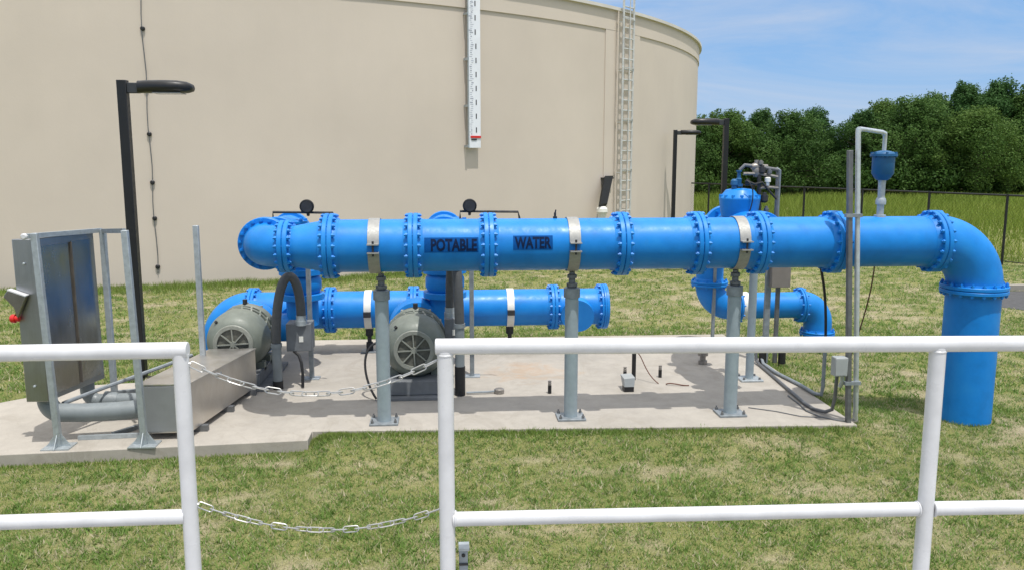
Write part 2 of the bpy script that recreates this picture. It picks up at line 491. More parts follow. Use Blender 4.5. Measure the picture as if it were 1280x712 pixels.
# ------------------------------------------------------------------ grass
def in_poly(x, y, poly):
    ins = np.zeros(len(x), bool); n = len(poly)
    for i in range(n):
        x1, y1 = poly[i]; x2, y2 = poly[(i + 1) % n]
        c = ((y1 > y) != (y2 > y)) & (x < (x2 - x1) * (y - y1) / (y2 - y1 + 1e-12) + x1)
        ins ^= c
    return ins
TC = (-10.36, 40.45); TR = 21.5
def blades(x, y, h, w, lean, name, mat, label, cat='grass', bare=None):
    n = len(x); a = RNG.uniform(0, 2 * PI, n); la = RNG.uniform(0, 2 * PI, n); ll = RNG.uniform(.2, 1., n) * lean * h
    hh = h
    v = np.zeros((n, 3, 3))
    v[:, 0, 0] = x - np.cos(a) * w / 2; v[:, 0, 1] = y - np.sin(a) * w / 2; gz = bank(x, y); v[:, 0, 2] = gz - .004
    v[:, 1, 0] = x + np.cos(a) * w / 2; v[:, 1, 1] = y + np.sin(a) * w / 2; v[:, 1, 2] = gz - .004
    v[:, 2, 0] = x + np.cos(la) * ll; v[:, 2, 1] = y + np.sin(la) * ll; v[:, 2, 2] = gz + hh
    f = np.arange(3 * n).reshape(n, 3)
    o = np_mesh(name, v.reshape(-1, 3), f, mat, None if bare is None else np.repeat(bare, 3))
    return tag(o, label, cat, kind='stuff')
def frustum(x, y, m=2.4):
    c, s = math.cos(YAW), math.sin(YAW)
    d = x * s + y * c; l = x * c - y * s
    return np.abs(l) < d * (640 / F1280) + m
def strew(zones):
    px, py = [], []
    for y0, y1, dens in zones:
        x0, x1 = -y1 * .62 - 1.8, y1 * .78 + 2.2
        n = int((x1 - x0) * (y1 - y0) * dens)
        px.append(RNG.uniform(x0, x1, n)); py.append(RNG.uniform(y0, y1, n))
    px = np.concatenate(px); py = np.concatenate(py)
    keep = frustum(px, py) & ~in_poly(px, py, PAD) & ~in_poly(px, py, drive) & (np.hypot(px - TC[0], py - TC[1]) > TR + .1) & (np.hypot(px - 5.75, py - 8.68) > .28)
    return px[keep], py[keep]
# coarse rosettes of broad blades, each rosette with a tone of its own
tx, ty = strew(((4.6, 7, 620), (7, 9.5, 460), (9.5, 14, 170), (14, 23, 70)))
tb = bare_at(tx, ty); tk = vnoise(tx * 2.2, ty * 2.2, 77, 3, .6)
k = RNG.random(len(tx)) > tb * .75; tx, ty, tb, tk = tx[k], ty[k], tb[k], tk[k]
nb = 8
tone = np.clip(RNG.normal(-.06, .30, len(tx)) + tb * .35 + (.5 - tk) * .5, -.3, .9)
big = np.where(ty > 9.5, 1.5, 1.) * RNG.uniform(.5, 1.35, len(tx)) * (.6 + .8 * tk)
bx = np.repeat(tx, nb) + RNG.normal(0, .020, len(tx) * nb) * np.repeat(big, nb); by = np.repeat(ty, nb) + RNG.normal(0, .020, len(tx) * nb) * np.repeat(big, nb)
bh = RNG.uniform(.012, .042, len(bx)) * np.repeat(big, nb)
bw = RNG.uniform(.007, .014, len(bx)) * np.repeat(big, nb)
# finer blades and dry thatch between them
px, py = strew(((4.6, 7, 2600), (7, 9.5, 2200), (9.5, 13, 1100), (13, 18, 550), (18, 24, 300)))
b = bare_at(px, py); k = RNG.random(len(px)) > b * .5; px, py, b = px[k], py[k], b[k]
h = RNG.uniform(.008, .030, len(px)) * np.where(py > 12, 1.25, 1); w = np.where(py < 9.5, .006, np.where(py < 13, .010, .015)) * RNG.uniform(.7, 1.3, len(px))
blades(np.concatenate([bx, px]), np.concatenate([by, py]), np.concatenate([bh, h]), np.concatenate([bw, w]), 1.5, 'mown_lawn', 'blade',
       'short mown lawn with tan thatch around the concrete pad', bare=np.concatenate([np.repeat(tone, nb), np.clip(b * .5 + RNG.uniform(-.1, .35, len(b)), 0, 1)]))
# longer green fringe at the foot of the tank and tufts along the pad edge
th = RNG.uniform(math.radians(-112), math.radians(-30), 30000); rr = TR + .05 + np.abs(RNG.normal(0, .42, len(th)))
fx = TC[0] + rr * np.cos(th); fy = TC[1] + rr * np.sin(th); fh = RNG.uniform(.05, .16, len(fx)) * (.5 + vnoise(fx * 2, fy * 2, 5))
ex, ey = [], []
for i in range(len(PAD)):
    p, q = PAD[i], PAD[(i + 1) % len(PAD)]
    L = math.hypot(q[0] - p[0], q[1] - p[1]); n = int(L * (900 if (i == 2) else 500))
    t = RNG.random(n); nx_, ny_ = (q[1] - p[1]) / L, -(q[0] - p[0]) / L
    o = np.abs(RNG.normal(0, .09, n)) + .004
    ex.append(p[0] + (q[0] - p[0]) * t + nx_ * o); ey.append(p[1] + (q[1] - p[1]) * t + ny_ * o)
nt_ = 1500
ex.append(RNG.normal(-1.2, .10, nt_)); ey.append(8.45 - np.abs(RNG.normal(0, .09, nt_)))
th2 = RNG.uniform(0, 2 * PI, 500); ex.append(5.75 + np.cos(th2) * .30); ey.append(8.68 + np.sin(th2) * .30)
ex = np.concatenate(ex); ey = np.concatenate(ey)
k = ~in_poly(ex, ey, PAD); ex, ey = ex[k], ey[k]
eh = RNG.uniform(.03, .115, len(ex)) * (.35 + vnoise(ex * 3, ey * 3, 8)) * np.where((ex > -1.5) & (ey < 8.5), .2 + .7 * vnoise(ex * 7, ey * 7, 18), .5)
blades(np.concatenate([fx, ex]), np.concatenate([fy, ey]), np.concatenate([fh, eh]), np.where(np.arange(len(fx) + len(ex)) < len(fx), .016, .010), .8, 'grass_fringe', 'fringe',
       'longer bright green grass along the tank foot and pad edges')
# tall meadow beyond the fence
n = 150000
my = 21 + 41 * RNG.random(n) ** 1.1; mx = RNG.uniform(-2, 62, n)
fence_y = 33.3 - (mx - 9.2) * 2.05
k = frustum(mx, my, 2.) & (np.hypot(mx - TC[0], my - TC[1]) > TR + 1.5) & ((mx - 15) * 1.48 + (my - 21.45) * 1.218 > .9)
mx, my = mx[k], my[k]
mh = RNG.uniform(.18, .62, len(mx)) * (.35 + 1.1 * vnoise(mx * .35, my * .35, 31)) * np.clip((my - 18) / 14, .45, 1)
blades(mx, my, mh, .03 * np.clip(my / 28, 1, 2), .6, 'meadow', 'meadow', 'tall yellow green meadow between the black fence and the trees')

# ------------------------------------------------------------------ storage tank
tank = thing('storage_tank', 'huge round beige concrete water tank filling the background', 'storage tank', (TC[0], TC[1], 0))
def shell(mb, r, z0, z1, a0, a1, t=.25, n=160):
    vs, fs = [], []
    for i in range(n + 1):
        a = a0 + (a1 - a0) * i / n; c, s = math.cos(a), math.sin(a)
        for rr_, z in ((r, z0), (r, z1), (r - t, z1), (r - t, z0)):
            vs.append((TC[0] + rr_ * c, TC[1] + rr_ * s, z))
    for i in range(n):
        for k_ in range(4):
            k2 = (k_ + 1) % 4
            fs.append((i * 4 + k_, i * 4 + k2, (i + 1) * 4 + k2, (i + 1) * 4 + k_))
    if abs(a1 - a0) < 6.2: fs += [(0, 1, 2, 3), tuple(n * 4 + k_ for k_ in (3, 2, 1, 0))]
    return mb.add(vs, fs)
D = math.radians
shell(MB(), TR, -.3, 7.08, 0, 2 * PI, n=360).build('wall', 'tank', tank)
shell(MB(), TR + .035, 6.55, 7.12, 0, 2 * PI, t=.07, n=360).build('top_band', 'tank_trim', tank)
shell(MB(), TR + .12, 7.12, 7.21, 0, 2 * PI, t=.5, n=360).build('rim', 'tank_roof', tank)
for a0, a1 in ((-45.55, -40.3), (-105, -103)):
    shell(MB(), TR + .03, -.2, 6.547, D(a0), D(a1), t=.06, n=12).build('pilaster', 'tank_trim', tank)
MB().lathe((TC[0], TC[1], 7.2), (0, 0, 1), [(0, TR + .05), (.35, TR * .8), (.9, TR * .45), (1.1, .2)], 120).build('roof', 'tank_roof', tank)

def tpt(adeg, r, z):
    a = D(adeg); return V((TC[0] + r * math.cos(a), TC[1] + r * math.sin(a), z))
# access ladder
lb = tpt(-43.1, TR + .22, 0)
ladder = thing('access_ladder', 'tall thin metal ladder climbing the right side of the beige tank', 'ladder', lb)
ra = D(-43.1); out = V((math.cos(ra), math.sin(ra), 0)); tan = V((-math.sin(ra), math.cos(ra), 0))
for s in (-1, 1):
    MB().cyl(lb + tan * .29 * s + V((0, 0, .1)), lb + tan * .29 * s + V((0, 0, 8.6)), .036, n=8).build('rail', 'alu_lad', ladder)
for i in range(27):
    z = .35 + i * .3
    MB().cyl(lb + tan * .29 + V((0, 0, z)), lb - tan * .29 + V((0, 0, z)), .022, n=6).build('rung', 'alu_lad', ladder)
MB().cyl(lb + out * .05 + V((0, 0, .2)), lb + out * .05 + V((0, 0, 8.1)), .018, n=8).build('safety_rail', 'alu_lad', ladder)
for z in (.9, 2.4, 3.9, 5.4, 6.8):
    for s in (-1, 1):
        MB().bar(lb + tan * .29 * s + V((0, 0, z)), lb + tan * .34 * s - out * .17 + V((0, 0, z)), .06, .02).build('bracket', 'alu_lad', ladder)
    MB().bar(lb + out * .04 + tan * .29 + V((0, 0, z + .1)), lb + out * .04 - tan * .29 + V((0, 0, z + .1)), .03, .02).build('tie_bar', 'alu_lad', ladder)
MB().cyl(tpt(-44.2, TR + .12, .1), tpt(-44.2, TR + .12, 7.1), .022, n=8).build('shadow_bar', 'tank_trim', ladder)  # slim bar added where the ladder's shadow line falls on the wall

# level gauge board
gb = tpt(-59.1, TR + .16, 3.08)
gauge = thing('level_gauge', 'tall narrow white level gauge board with black marks on the tank wall', 'gauge board', gb)
ga = D(-59.1); go = V((math.cos(ga), math.sin(ga), 0)); gt = V((-math.sin(ga), math.cos(ga), 0))
def gbox(mb, u, z, w, hh, d0, d1):
    c = gb + gt * u + go * ((d0 + d1) / 2); c.z = z
    return mb.box(c, (d1 - d0, w, hh), ga)
gbox(MB(), 0, 5.15, .36, 4.1, -.015, .015).build('scale_board', 'gauge_white', gauge, bev=.004)
gbox(MB(), -.185, 5.15, .022, 4.1, -.02, .03).build('edge_channel', 'galv', gauge)
for i in range(11):
    gbox(MB(), .045 + (-.02 if i > 6 else .0), 3.55 + i * .345, .03, .13, .016, .019).build('graduation_mark', 'gauge_mark', gauge)
for i in range(75):
    gbox(MB(), -.09 + random.uniform(-.03, .03), 3.45 + i * .049, random.uniform(.03, .10), random.choice((.012, .012, .03)), .016, .018).build('fine_tick', 'gauge_faint', gauge)
gbox(MB(), .02, 3.375, .31, .055, .02, .035).build('red_indicator', 'red', gauge)
gbox(MB(), -.03, 3.31, .16, .035, .02, .03).build('black_indicator', 'gauge_mark', gauge)
for z in (3.14, 4.15, 5.3, 6.4):
    gbox(MB(), -.205, z, .03, .06, -.155, .03).build('bracket', 'galv', gauge)

# cable with clamps down the tank wall
cb = tpt(-79.5, TR + .03, .36)
cable = thing('clamped_cable', 'thin dark vertical cable with black clamps down the tank wall', 'cable', cb)
MB().tube([tpt(-79.5 + .05 * math.sin(i * 1.3), TR + .03, .3 + i * .4) for i in range(18)], .011, 6).build('cable', 'dark_galv', cable)
for z in (.45, 1.53, 2.32, 3.37, 4.36, 5.6, 6.7):
    MB().lathe(tpt(-79.5, TR - .01, z), (math.cos(D(-79.5)), math.sin(D(-79.5)), 0), [(0, .05), (.05, .05), (.065, .03)], 12).build('clamp', 'rubber', cable)

# overflow flap chute
oa = -45.2; ob = tpt(oa, TR + .1, 1.4)
o_out = V((math.cos(D(oa)), math.sin(D(oa)), 0)); o_t = V((-math.sin(D(oa)), math.cos(D(oa)), 0))
chute = thing('overflow_chute', 'black sloping overflow chute with white outlet beside the tank ladder', 'chute', ob)
p0 = tpt(oa, TR + .08, 2.22); p1 = p0 + o_out * .22 - V((0, 0, .80)) - o_t * .58
MB().add([p0 - o_t * .22, p0 + o_t * .22, p1 + o_t * .18, p1 - o_t * .18] + [q + V((0, 0, .09)) + o_out * .06 for q in (p0 - o_t * .22, p0 + o_t * .22, p1 + o_t * .18, p1 - o_t * .18)],
         [(3, 2, 1, 0), (4, 5, 6, 7), (0, 1, 5, 4), (1, 2, 6, 5), (2, 3, 7, 6), (3, 0, 4, 7)]).build('chute', 'chute_black', chute)
MB().lathe(p1 - V((0, 0, .35)), (0, 0, 1), [(0, .11), (.12, .12), (.2, .17), (.3, .16), (.36, .10)], 20).build('outlet_cap', 'yellow_tag', chute)
MB().cyl(V((p1.x, p1.y, 0)), V((p1.x, p1.y, p1.z - .34)), .10, n=16).build('downpipe', 'tank_trim', chute)
MB().bar(p0 + o_t * .22 + V((0, 0, .02)), p0 - o_t * .24 + V((0, 0, .02)), .16, .04).build('hinge_bar', 'dark_iron', chute)

# ------------------------------------------------------------------ flanged pipe kit
BOLTS = {}
def bolt_mesh(axis, length, r):
    key = (tuple(axis), round(length, 3), r)
    if key not in BOLTS:
        a = V(axis); mb = ML(); L = length / 2
        mb.lathe(-a * L, a, [(0, r * .55), (.012, r * .55), (.0121, r), (.034, r), (.0341, r * .5), (length - .0341, r * .5), (length - .034, r), (length - .0121, r), (length - .012, r * .55), (length, r * .55)], 6)
        o = mb.build('bolt', 'blue', ang=20); BOLTS[key] = o.data
        bpy.data.objects.remove(o)
    return BOLTS[key]
def flange(root, c, axis, r, ro, t, nb, indiv, extra=None, mat='blue', bolt_r=.021):
    a = V(axis).normalized(); c = V(c)
    mb = MB()
    g = .006; hh = (t - g) / 2
    mb.ring(c - a * (g / 2 + hh / 2), a, ro, r - .01, hh, 44)
    mb.ring(c + a * (g / 2 + hh / 2), a, ro, r - .01, hh, 44)
    mb.ring(c, a, ro - .02, r - .01, g * 1.2, 44, .001)
    mb.lathe(c - a * (t / 2 + .05), a, [(0, r + .002), (.05, r + .022), (t + .05, r + .022), (t + .1, r + .002)], 40)
    fo = mb.build('flange', mat, root, loc=c - V(PW[root.name]))
    x = a.orthogonal().normalized(); y = a.cross(x); rb = (ro + r) / 2 + .012
    L = t + .066
    me_ = bolt_mesh(tuple(a), L, bolt_r)
    cand = []
    for k_ in range(nb):
        an = 2 * PI * (k_ + .5) / nb; d = x * math.cos(an) + y * math.sin(an)
        cand.append((d.dot((CAM - c).normalized()) + .25 * d.z, d))
    cand.sort(key=lambda q: -q[0])
    for i, (_, d) in enumerate(cand):
        if i < indiv:
            bo = bpy.data.objects.new('bolt', me_); COL.objects.link(bo); bo.parent = fo; bo.location = d * rb
        elif extra is not None:
            for s in (-1, 1):
                extra.lathe(c + d * rb + a * (L / 2) * s, -a * s, [(0, bolt_r * .55), (.012, bolt_r * .55), (.0121, bolt_r), (.034, bolt_r)], 6)
    return fo

YM, ZM, RM, RF = 8.68, 1.992, .268, .332
main = thing('water_main', 'long blue flanged pipe lettered POTABLE WATER with a big right hand elbow into the lawn', 'pipe', (5.75, YM, 0))
xs = [-1.62, -1.175, -.331, .434, 1.818, 2.622, 3.28, 4.113, 5.228]
spools = []
RL_ = .198
for a, b_ in zip(xs[:-1], xs[1:]):
    o = MB().lathe((a, YM, ZM), (1, 0, 0), [(0, RL_), (.05, RL_ + .004), (b_ - a - .05, RM - .004), (b_ - a, RM)] if a < -1.5 else [(0, RM), (b_ - a, RM)], 64).build('pipe_spool', 'blue', main); spools.append(o)
ex_b = MB()
for i, x in enumerate(xs):
    flange(main, (x, YM, ZM), (1, 0, 0), RM if i else RL_, RF if i else .265, .10, 18, 9, ex_b)
# left elbow, turning away from the viewer
RBL = .24
el1 = [V((-1.62, YM, ZM))] + arc((-1.64, YM + RBL, ZM), -PI / 2, -PI, RBL, (1, 0, 0), (0, 1, 0), 14) + [V((-1.89, YM + RBL + .03, ZM))]
MB().tube(el1, [RL_] * 2 + [RL_ + .01] * (len(el1) - 4) + [RL_] * 2, 48).build('elbow', 'blue', main)
flange(main, (-1.89, YM + RBL + .07, ZM), (0, 1, 0), RL_, .275, .10, 18, 7, ex_b)
# right elbow and riser
RBR = .50; XR = 5.745
el2 = [V((5.228, YM, ZM))] + arc((XR - RBR, YM, ZM - RBR), PI / 2, 0, RBR, (1, 0, 0), (0, 0, 1), 22) + [V((XR, YM, 1.475))]
MB().tube(el2, [RM] + [RM + .012] * (len(el2) - 2) + [RM], 56).build('elbow', 'blue', main)
flange(main, (XR, YM, 1.475), (0, 0, 1), RM, RF + .01, .085, 18, 10, ex_b)
MB().lathe((XR, YM, -.3), (0, 0, 1), [(0, RM + .01), (1.76, RM + .01)], 56).build('riser_pipe', 'blue', main)
# tee stubs to the rear
MB().cyl((-.02, YM + .1, ZM), (-.02, 9.0, ZM), RL_, n=40).build('tee_branch', 'blue', main)
MB().cyl((3.5, YM + .1, ZM), (3.5, 9.15, ZM), .19, n=40).build('tee_branch', 'blue', main)
tc_ = MB(); tc_.lathe((1.13, YM, ZM + RM - .01), (0, 0, 1), [(0, .022), (.03, .022), (.031, .012), (.07, .012)], 12); tc_.tube([(1.13, YM, ZM + RM + .05), (1.135, YM - .02, ZM + RM + .09)], .007, 6)
tc_.build('test_cock', 'dark_iron', main)
tag(ex_b.build('rear_bolt', 'blue', main), kind='stuff')

# lettering
def on_pipe(mb_, x0, z_up, dr):      # u along X, height -> angle round the pipe, facing the viewer
    for i, p in enumerate(mb_):
        an = (p[1]) / RM
        r = RM + dr
        yield V((x0 + p[0], YM - r * math.cos(an + z_up), ZM + r * math.sin(an + z_up)))
def patch(name, u0, u1, h0, h1, dr, mat, nh=10):
    vs, fs = [], []
    for j in range(nh + 1):
        for u in (u0, u1):
            vs.append((u, h0 + (h1 - h0) * j / nh))
    P = list(on_pipe(vs, 0, 0, dr)); fs = [(2 * j, 2 * j + 1, 2 * j + 3, 2 * j + 2) for j in range(nh)]
    mb_ = MB(); mb_.add(P, fs); return mb_.build(name, mat, main)
def word(txt, x0, x1, h0, h1, part):
    cu = bpy.data.curves.new('lettering', 'FONT'); cu.body = txt; cu.size = 1.; cu.offset = .035
    cu.resolution_u = 3
    to = bpy.data.objects.new('lettering', cu); COL.objects.link(to)
    dg = bpy.context.evaluated_depsgraph_get(); dg.update()
    mm = to.evaluated_get(dg).to_mesh()
    bm = bmesh.new(); bm.from_mesh(mm); to.evaluated_get(dg).to_mesh_clear(); bpy.data.objects.remove(to)
    bx = [v.co.x for v in bm.verts]; by = [v.co.y for v in bm.verts]
    mnx, mxx, mny, mxy = min(bx), max(bx), min(by), max(by)
    for _ in range(4):
        es = [e for e in bm.edges if abs(e.verts[0].co.y - e.verts[1].co.y) > .12]
        if es: bmesh.ops.subdivide_edges(bm, edges=es, cuts=1)
    bmesh.ops.triangulate(bm, faces=bm.faces)
    for v in bm.verts:
        u = x0 + (v.co.x - mnx) / (mxx - mnx) * (x1 - x0); hh = h0 + (v.co.y - mny) / (mxy - mny) * (h1 - h0)
        an = hh / RM; r = RM + .005
        v.co = V((u, YM - r * math.cos(an), ZM + r * math.sin(an))) - V(PW[main.name])
    me_ = bpy.data.meshes.new(part); bm.to_mesh(me_); bm.free(); me_.materials.append(M['stencil'])
    o = bpy.data.objects.new(part, me_); COL.objects.link(o); o.parent = main
def ang_h(z): return RM * math.asin((z - ZM) / RM)
patch('lettering_field', -.215, .325, ang_h(1.945), ang_h(2.092), .0025, 'stencil_box')
patch('lettering_field', .675, 1.075, ang_h(1.965), ang_h(2.105), .0025, 'stencil_box')
word('POTABLE', -.15, .31, ang_h(1.957), ang_h(2.080), 'potable_lettering')
word('WATER', .69, 1.06, ang_h(1.977), ang_h(2.093), 'water_lettering')

# pipe columns with saddle straps
def column_thing(label, x, y, zc, r_pipe, base_z, group):
    t = thing('pipe_support', label, 'pipe support', (x, y, base_z), group=group)
    mb = ML; H = zc - base_z
    mb().cyl((0, 0, .02), (0, 0, H - .54), .071, n=28).build('pole', 'column', t)
    mb().box((0, 0, .012), (.30, .26, .024)).build('base_plate', 'galv_dull', t, bev=.004)
    for sx in (-1, 1):
        for sy in (-1, 1):
            mb().lathe((sx * .12, sy * .10, .02), (0, 0, 1), [(0, .016), (.03, .016), (.031, .008), (.05, .008)], 6).build('anchor_bolt', 'dark_galv', t)
    mb().lathe((0, 0, H - .56), (0, 0, 1), [(0, .073), (.004, .086), (.10, .086), (.105, .075)], 28).build('collar', 'galv_dull', t)
    mb().lathe((0, 0, H - .46), (0, 0, 1), [(0, .042), (.02, .058), (.05, .058), (.055, .036), (.10, .034), (.105, .05), (.14, .05), (.15, .03), (r_pipe * 0 + .46 - r_pipe - .02, .03)], 20).build('threaded_neck', 'dark_galv', t)
    rp = r_pipe + .006; w = .115
    st = mb()
    for a0, a1 in ((D(8), D(172)), (D(188), D(352))):   # two half straps split at the lugs, angle from -Y axis up
        n_ = 24; vs, fs = [], []
        for i in range(n_ + 1):
            a = a0 + (a1 - a0) * i / n_
            d = V((0, -math.cos(a), math.sin(a)))
            for rr_, u in ((rp, -w / 2), (rp, w / 2), (rp + .008, w / 2), (rp + .008, -w / 2)):
                q = d * rr_; vs.append((u, q.y, H + q.z))
        for i in range(n_):
            for k_ in range(4):
                k2 = (k_ + 1) % 4; fs.append((i * 4 + k_, i * 4 + k2, (i + 1) * 4 + k2, (i + 1) * 4 + k_))
        fs += [(0, 1, 2, 3), tuple(n_ * 4 + k_ for k_ in (3, 2, 1, 0))]
        st.add(vs, fs)
    so_ = st.build('saddle_strap', 'stainless_strap', t)
    for s in (-1, 1):
        lg = mb(); lg.box((0, -rp - .035, H + s * .042), (w, .075, .012))
        lg.build('strap_lug', 'stainless_strap', so_)
    mb().cyl((0, -rp - .045, H - .075), (0, -rp - .045, H + .075), .011, n=8).build('strap_bolt', 'dark_iron', so_)
    return t
SG = 'columns under the long blue pipe'
c1 = column_thing('grey pipe column beside the grey motor with the full fan grille', -.67, YM, ZM, RM, ZP, SG)
c2 = dup(c1, (1.315, YM, ZP), 'middle grey pipe column standing alone on bare concrete right of WATER')
c3 = dup(c1, (3.07, YM, ZP), 'grey pipe column below the blue domed control valve')
for c_, dx in ((c1, -.05), (c2, -.01), (c3, .0)):
    for ch in c_.children:
        if ch.name.startswith('saddle_strap'): ch.location.x = dx

# ------------------------------------------------------------------ suction header at the back
YH, ZH = 12.0, .735
hdr = thing('suction_header', 'low blue flanged header pipe running along the back of the concrete pad', 'pipe', (0, YH, 0))
hx = [-2.72, -1.65, -.47, 1.54, 2.25]
for a, b_ in zip(hx[:-1], hx[1:]):
    MB().lathe((a, YH, ZH), (1, 0, 0), [(0, .262), (b_ - a, .262)], 48).build('pipe_spool', 'blue', hdr)
for x in hx[:-1]:
    flange(hdr, (x, YH, ZH), (1, 0, 0), .262, .325, .09, 16, 16)
flange(hdr, (2.25, YH, ZH), (1, 0, 0), .262, .325, .07, 16, 16)
MB().lathe((2.285, YH, ZH), (1, 0, 0), [(0, .325), (.035, .325), (.04, .318)], 44).build('blind_flange', 'blue', hdr)
eh_ = [V((-2.72, YH, ZH))] + arc((-2.75, YH, ZH - .42), PI / 2, PI, .42, (1, 0, 0), (0, 0, 1), 18) + [V((-3.17, YH, .1))]
MB().tube(eh_, [.262] + [.272] * (len(eh_) - 2) + [.262], 44).build('elbow', 'blue', hdr)
MB().cyl((1.93, YH, ZH), (1.86, YH - .36, ZH - .06), .20, n=28).build('tee_branch', 'blue', hdr)
MB().lathe((1.86, YH - .30, ZH - .05), (-.19, -.97, -.16), [(0, .20), (.06, .235), (.10, .235), (.101, .1)], 28).build('branch_cap', 'blue', hdr)
for x in (-1.9, -.02):
    MB().cyl((x - .12, 11.2, ZH), (x - .12, YH - .1, ZH), .2, n=32).build('suction_branch', 'blue', hdr)
# header stands
def header_stand(label, x):
    t = thing('header_stand', label, 'pipe support', (x, YH, ZP), group='stands under the rear header pipe')
    H = ZH - ZP; rp = .268; w = .10
    ML().box((0, 0, .01), (.24, .22, .02)).build('base_plate', 'galv_dull', t, bev=.003)
    ML().lathe((0, 0, .02), (0, 0, 1), [(0, .05), (.12, .05), (.125, .03), (.2, .03), (.22, .055), (H - rp - .02, .055)], 16).build('stem', 'dark_iron', t)
    st = ML(); n_ = 40; vs, fs = [], []
    for i in range(n_ + 1):
        a = 2 * PI * i / n_; d = V((0, math.cos(a), math.sin(a)))
        for rr_, u in ((rp, -w / 2), (rp, w / 2), (rp + .008, w / 2), (rp + .008, -w / 2)):
            q = d * rr_; vs.append((u, q.y, H + q.z))
    for i in range(n_):
        for k_ in range(4):
            k2 = (k_ + 1) % 4; fs.append((i * 4 + k_, i * 4 + k2, (i + 1) * 4 + k2, (i + 1) * 4 + k_))
    st.add(vs, fs); s_ = st.build('saddle_strap', 'yellow_tag', t)
    ML().box((0, -rp - .035, H - .02), (w, .07, .07)).build('strap_lug', 'dark_iron', s_)
    return t
h1 = header_stand('stand clamped round the rear header left of the right hand motor', -1.11)
dup(h1, (.91, YH, ZP), 'stand clamped round the rear header midway behind the bare concrete')

# ------------------------------------------------------------------ discharge branches with check valve
def discharge(label, x):
    t = thing('discharge_branch', label, 'valve', (x, 9.0, 0), group='blue discharge branches behind the long pipe')
    y = lambda yy: yy - 9.0
    ML().lathe((0, y(9.02), ZM), (0, 1, 0), [(0, .185), (.6, .185)], 40).build('pipe_spool', 'blue', t)
    vb = ML().lathe((0, y(9.62), ZM), (0, 1, 0), [(0, .185), (.1, .19), (.2, .205), (.55, .21), (.75, .2), (.85, .185)], 40).build('valve_body', 'blue', t)
    for yy in (9.62, 10.47):
        ML().ring((0, y(yy), ZM), (0, 1, 0), .235, .15, .08, 40).build('flange', 'blue', t)
    ML().lathe((.05, y(10.0), ZM + .045), (0, 0, 1), [(0, .21), (.09, .21), (.091, .225), (.115, .225), (.116, .16), (.14, .13), (.145, .05)], 32).build('bonnet', 'blue', vb)
    for k_ in range(8):
        a = 2 * PI * k_ / 8 + .2
        ML().lathe((.05 + .195 * math.cos(a), y(10.0) + .195 * math.sin(a), ZM + .155), (0, 0, 1), [(0, .025), (.03, .025)], 6).build('bolt', 'blue', vb)
    lv = ML().tube([(-.10, y(9.9), ZM + .16), (-.10, y(9.9), ZM + .268), (.58, y(9.9), ZM + .258), (.60, y(9.9), ZM + .17)], .014, 8).build('lever_bar', 'rubber', t)
    g = ML(); g.lathe((.30, y(9.87), ZM + .335), (0, -1, 0), [(0, .075), (.05, .082), (.065, .082), (.07, .07), (.062, .066)], 28); g.cyl((.30, y(9.9), ZM + .23), (.30, y(9.87), ZM + .27), .018, n=10)
    gg = g.build('gauge', 'rubber', t)
    ML().lathe((.30, y(9.80), ZM + .335), (0, -1, 0), [(0, .064), (.004, .064)], 28).build('gauge_face', 'dark_iron', gg)
    e = arc((0, y(10.63), ZM - .42), PI / 2, 0, .42, (0, 1, 0), (0, 0, 1), 16)
    ML().tube([V((0, y(10.5), ZM))] + e, .188, 40).build('elbow', 'blue', t)
    ML().cyl((0, y(11.05), .72), (0, y(11.05), ZM - .40), .205, n=36).build('drop_pipe', 'blue', t)
    f1 = ML(); f1.ring((0, y(11.05), 1.42), (0, 0, 1), .30, .15, .08, 36); f1.ring((0, y(11.05), 1.08), (0, 0, 1), .30, .15, .08, 36)
    ML().ring((0, y(11.05), 1.42), (0, 0, 1), .285, .15, .08, 36).build('flange', 'blue', t)
    ML().ring((0, y(11.05), 1.10), (0, 0, 1), .285, .15, .08, 36).build('flange', 'blue', t)
    ML().lathe((0, y(11.05), 1.14), (0, 0, 1), [(0, .22), (.06, .255), (.18, .255), (.24, .22)], 36).build('valve_sleeve', 'blue', t)
    return t
d1 = discharge('blue valve branch behind the rounded left end of the long pipe', -1.88)
d2 = dup(d1, (-.02, 9.0, 0), 'blue valve branch behind the word POTABLE on the pipe')
for ch in d2.children:
    if ch.name.startswith('lever_bar'): ch.location.x = .29

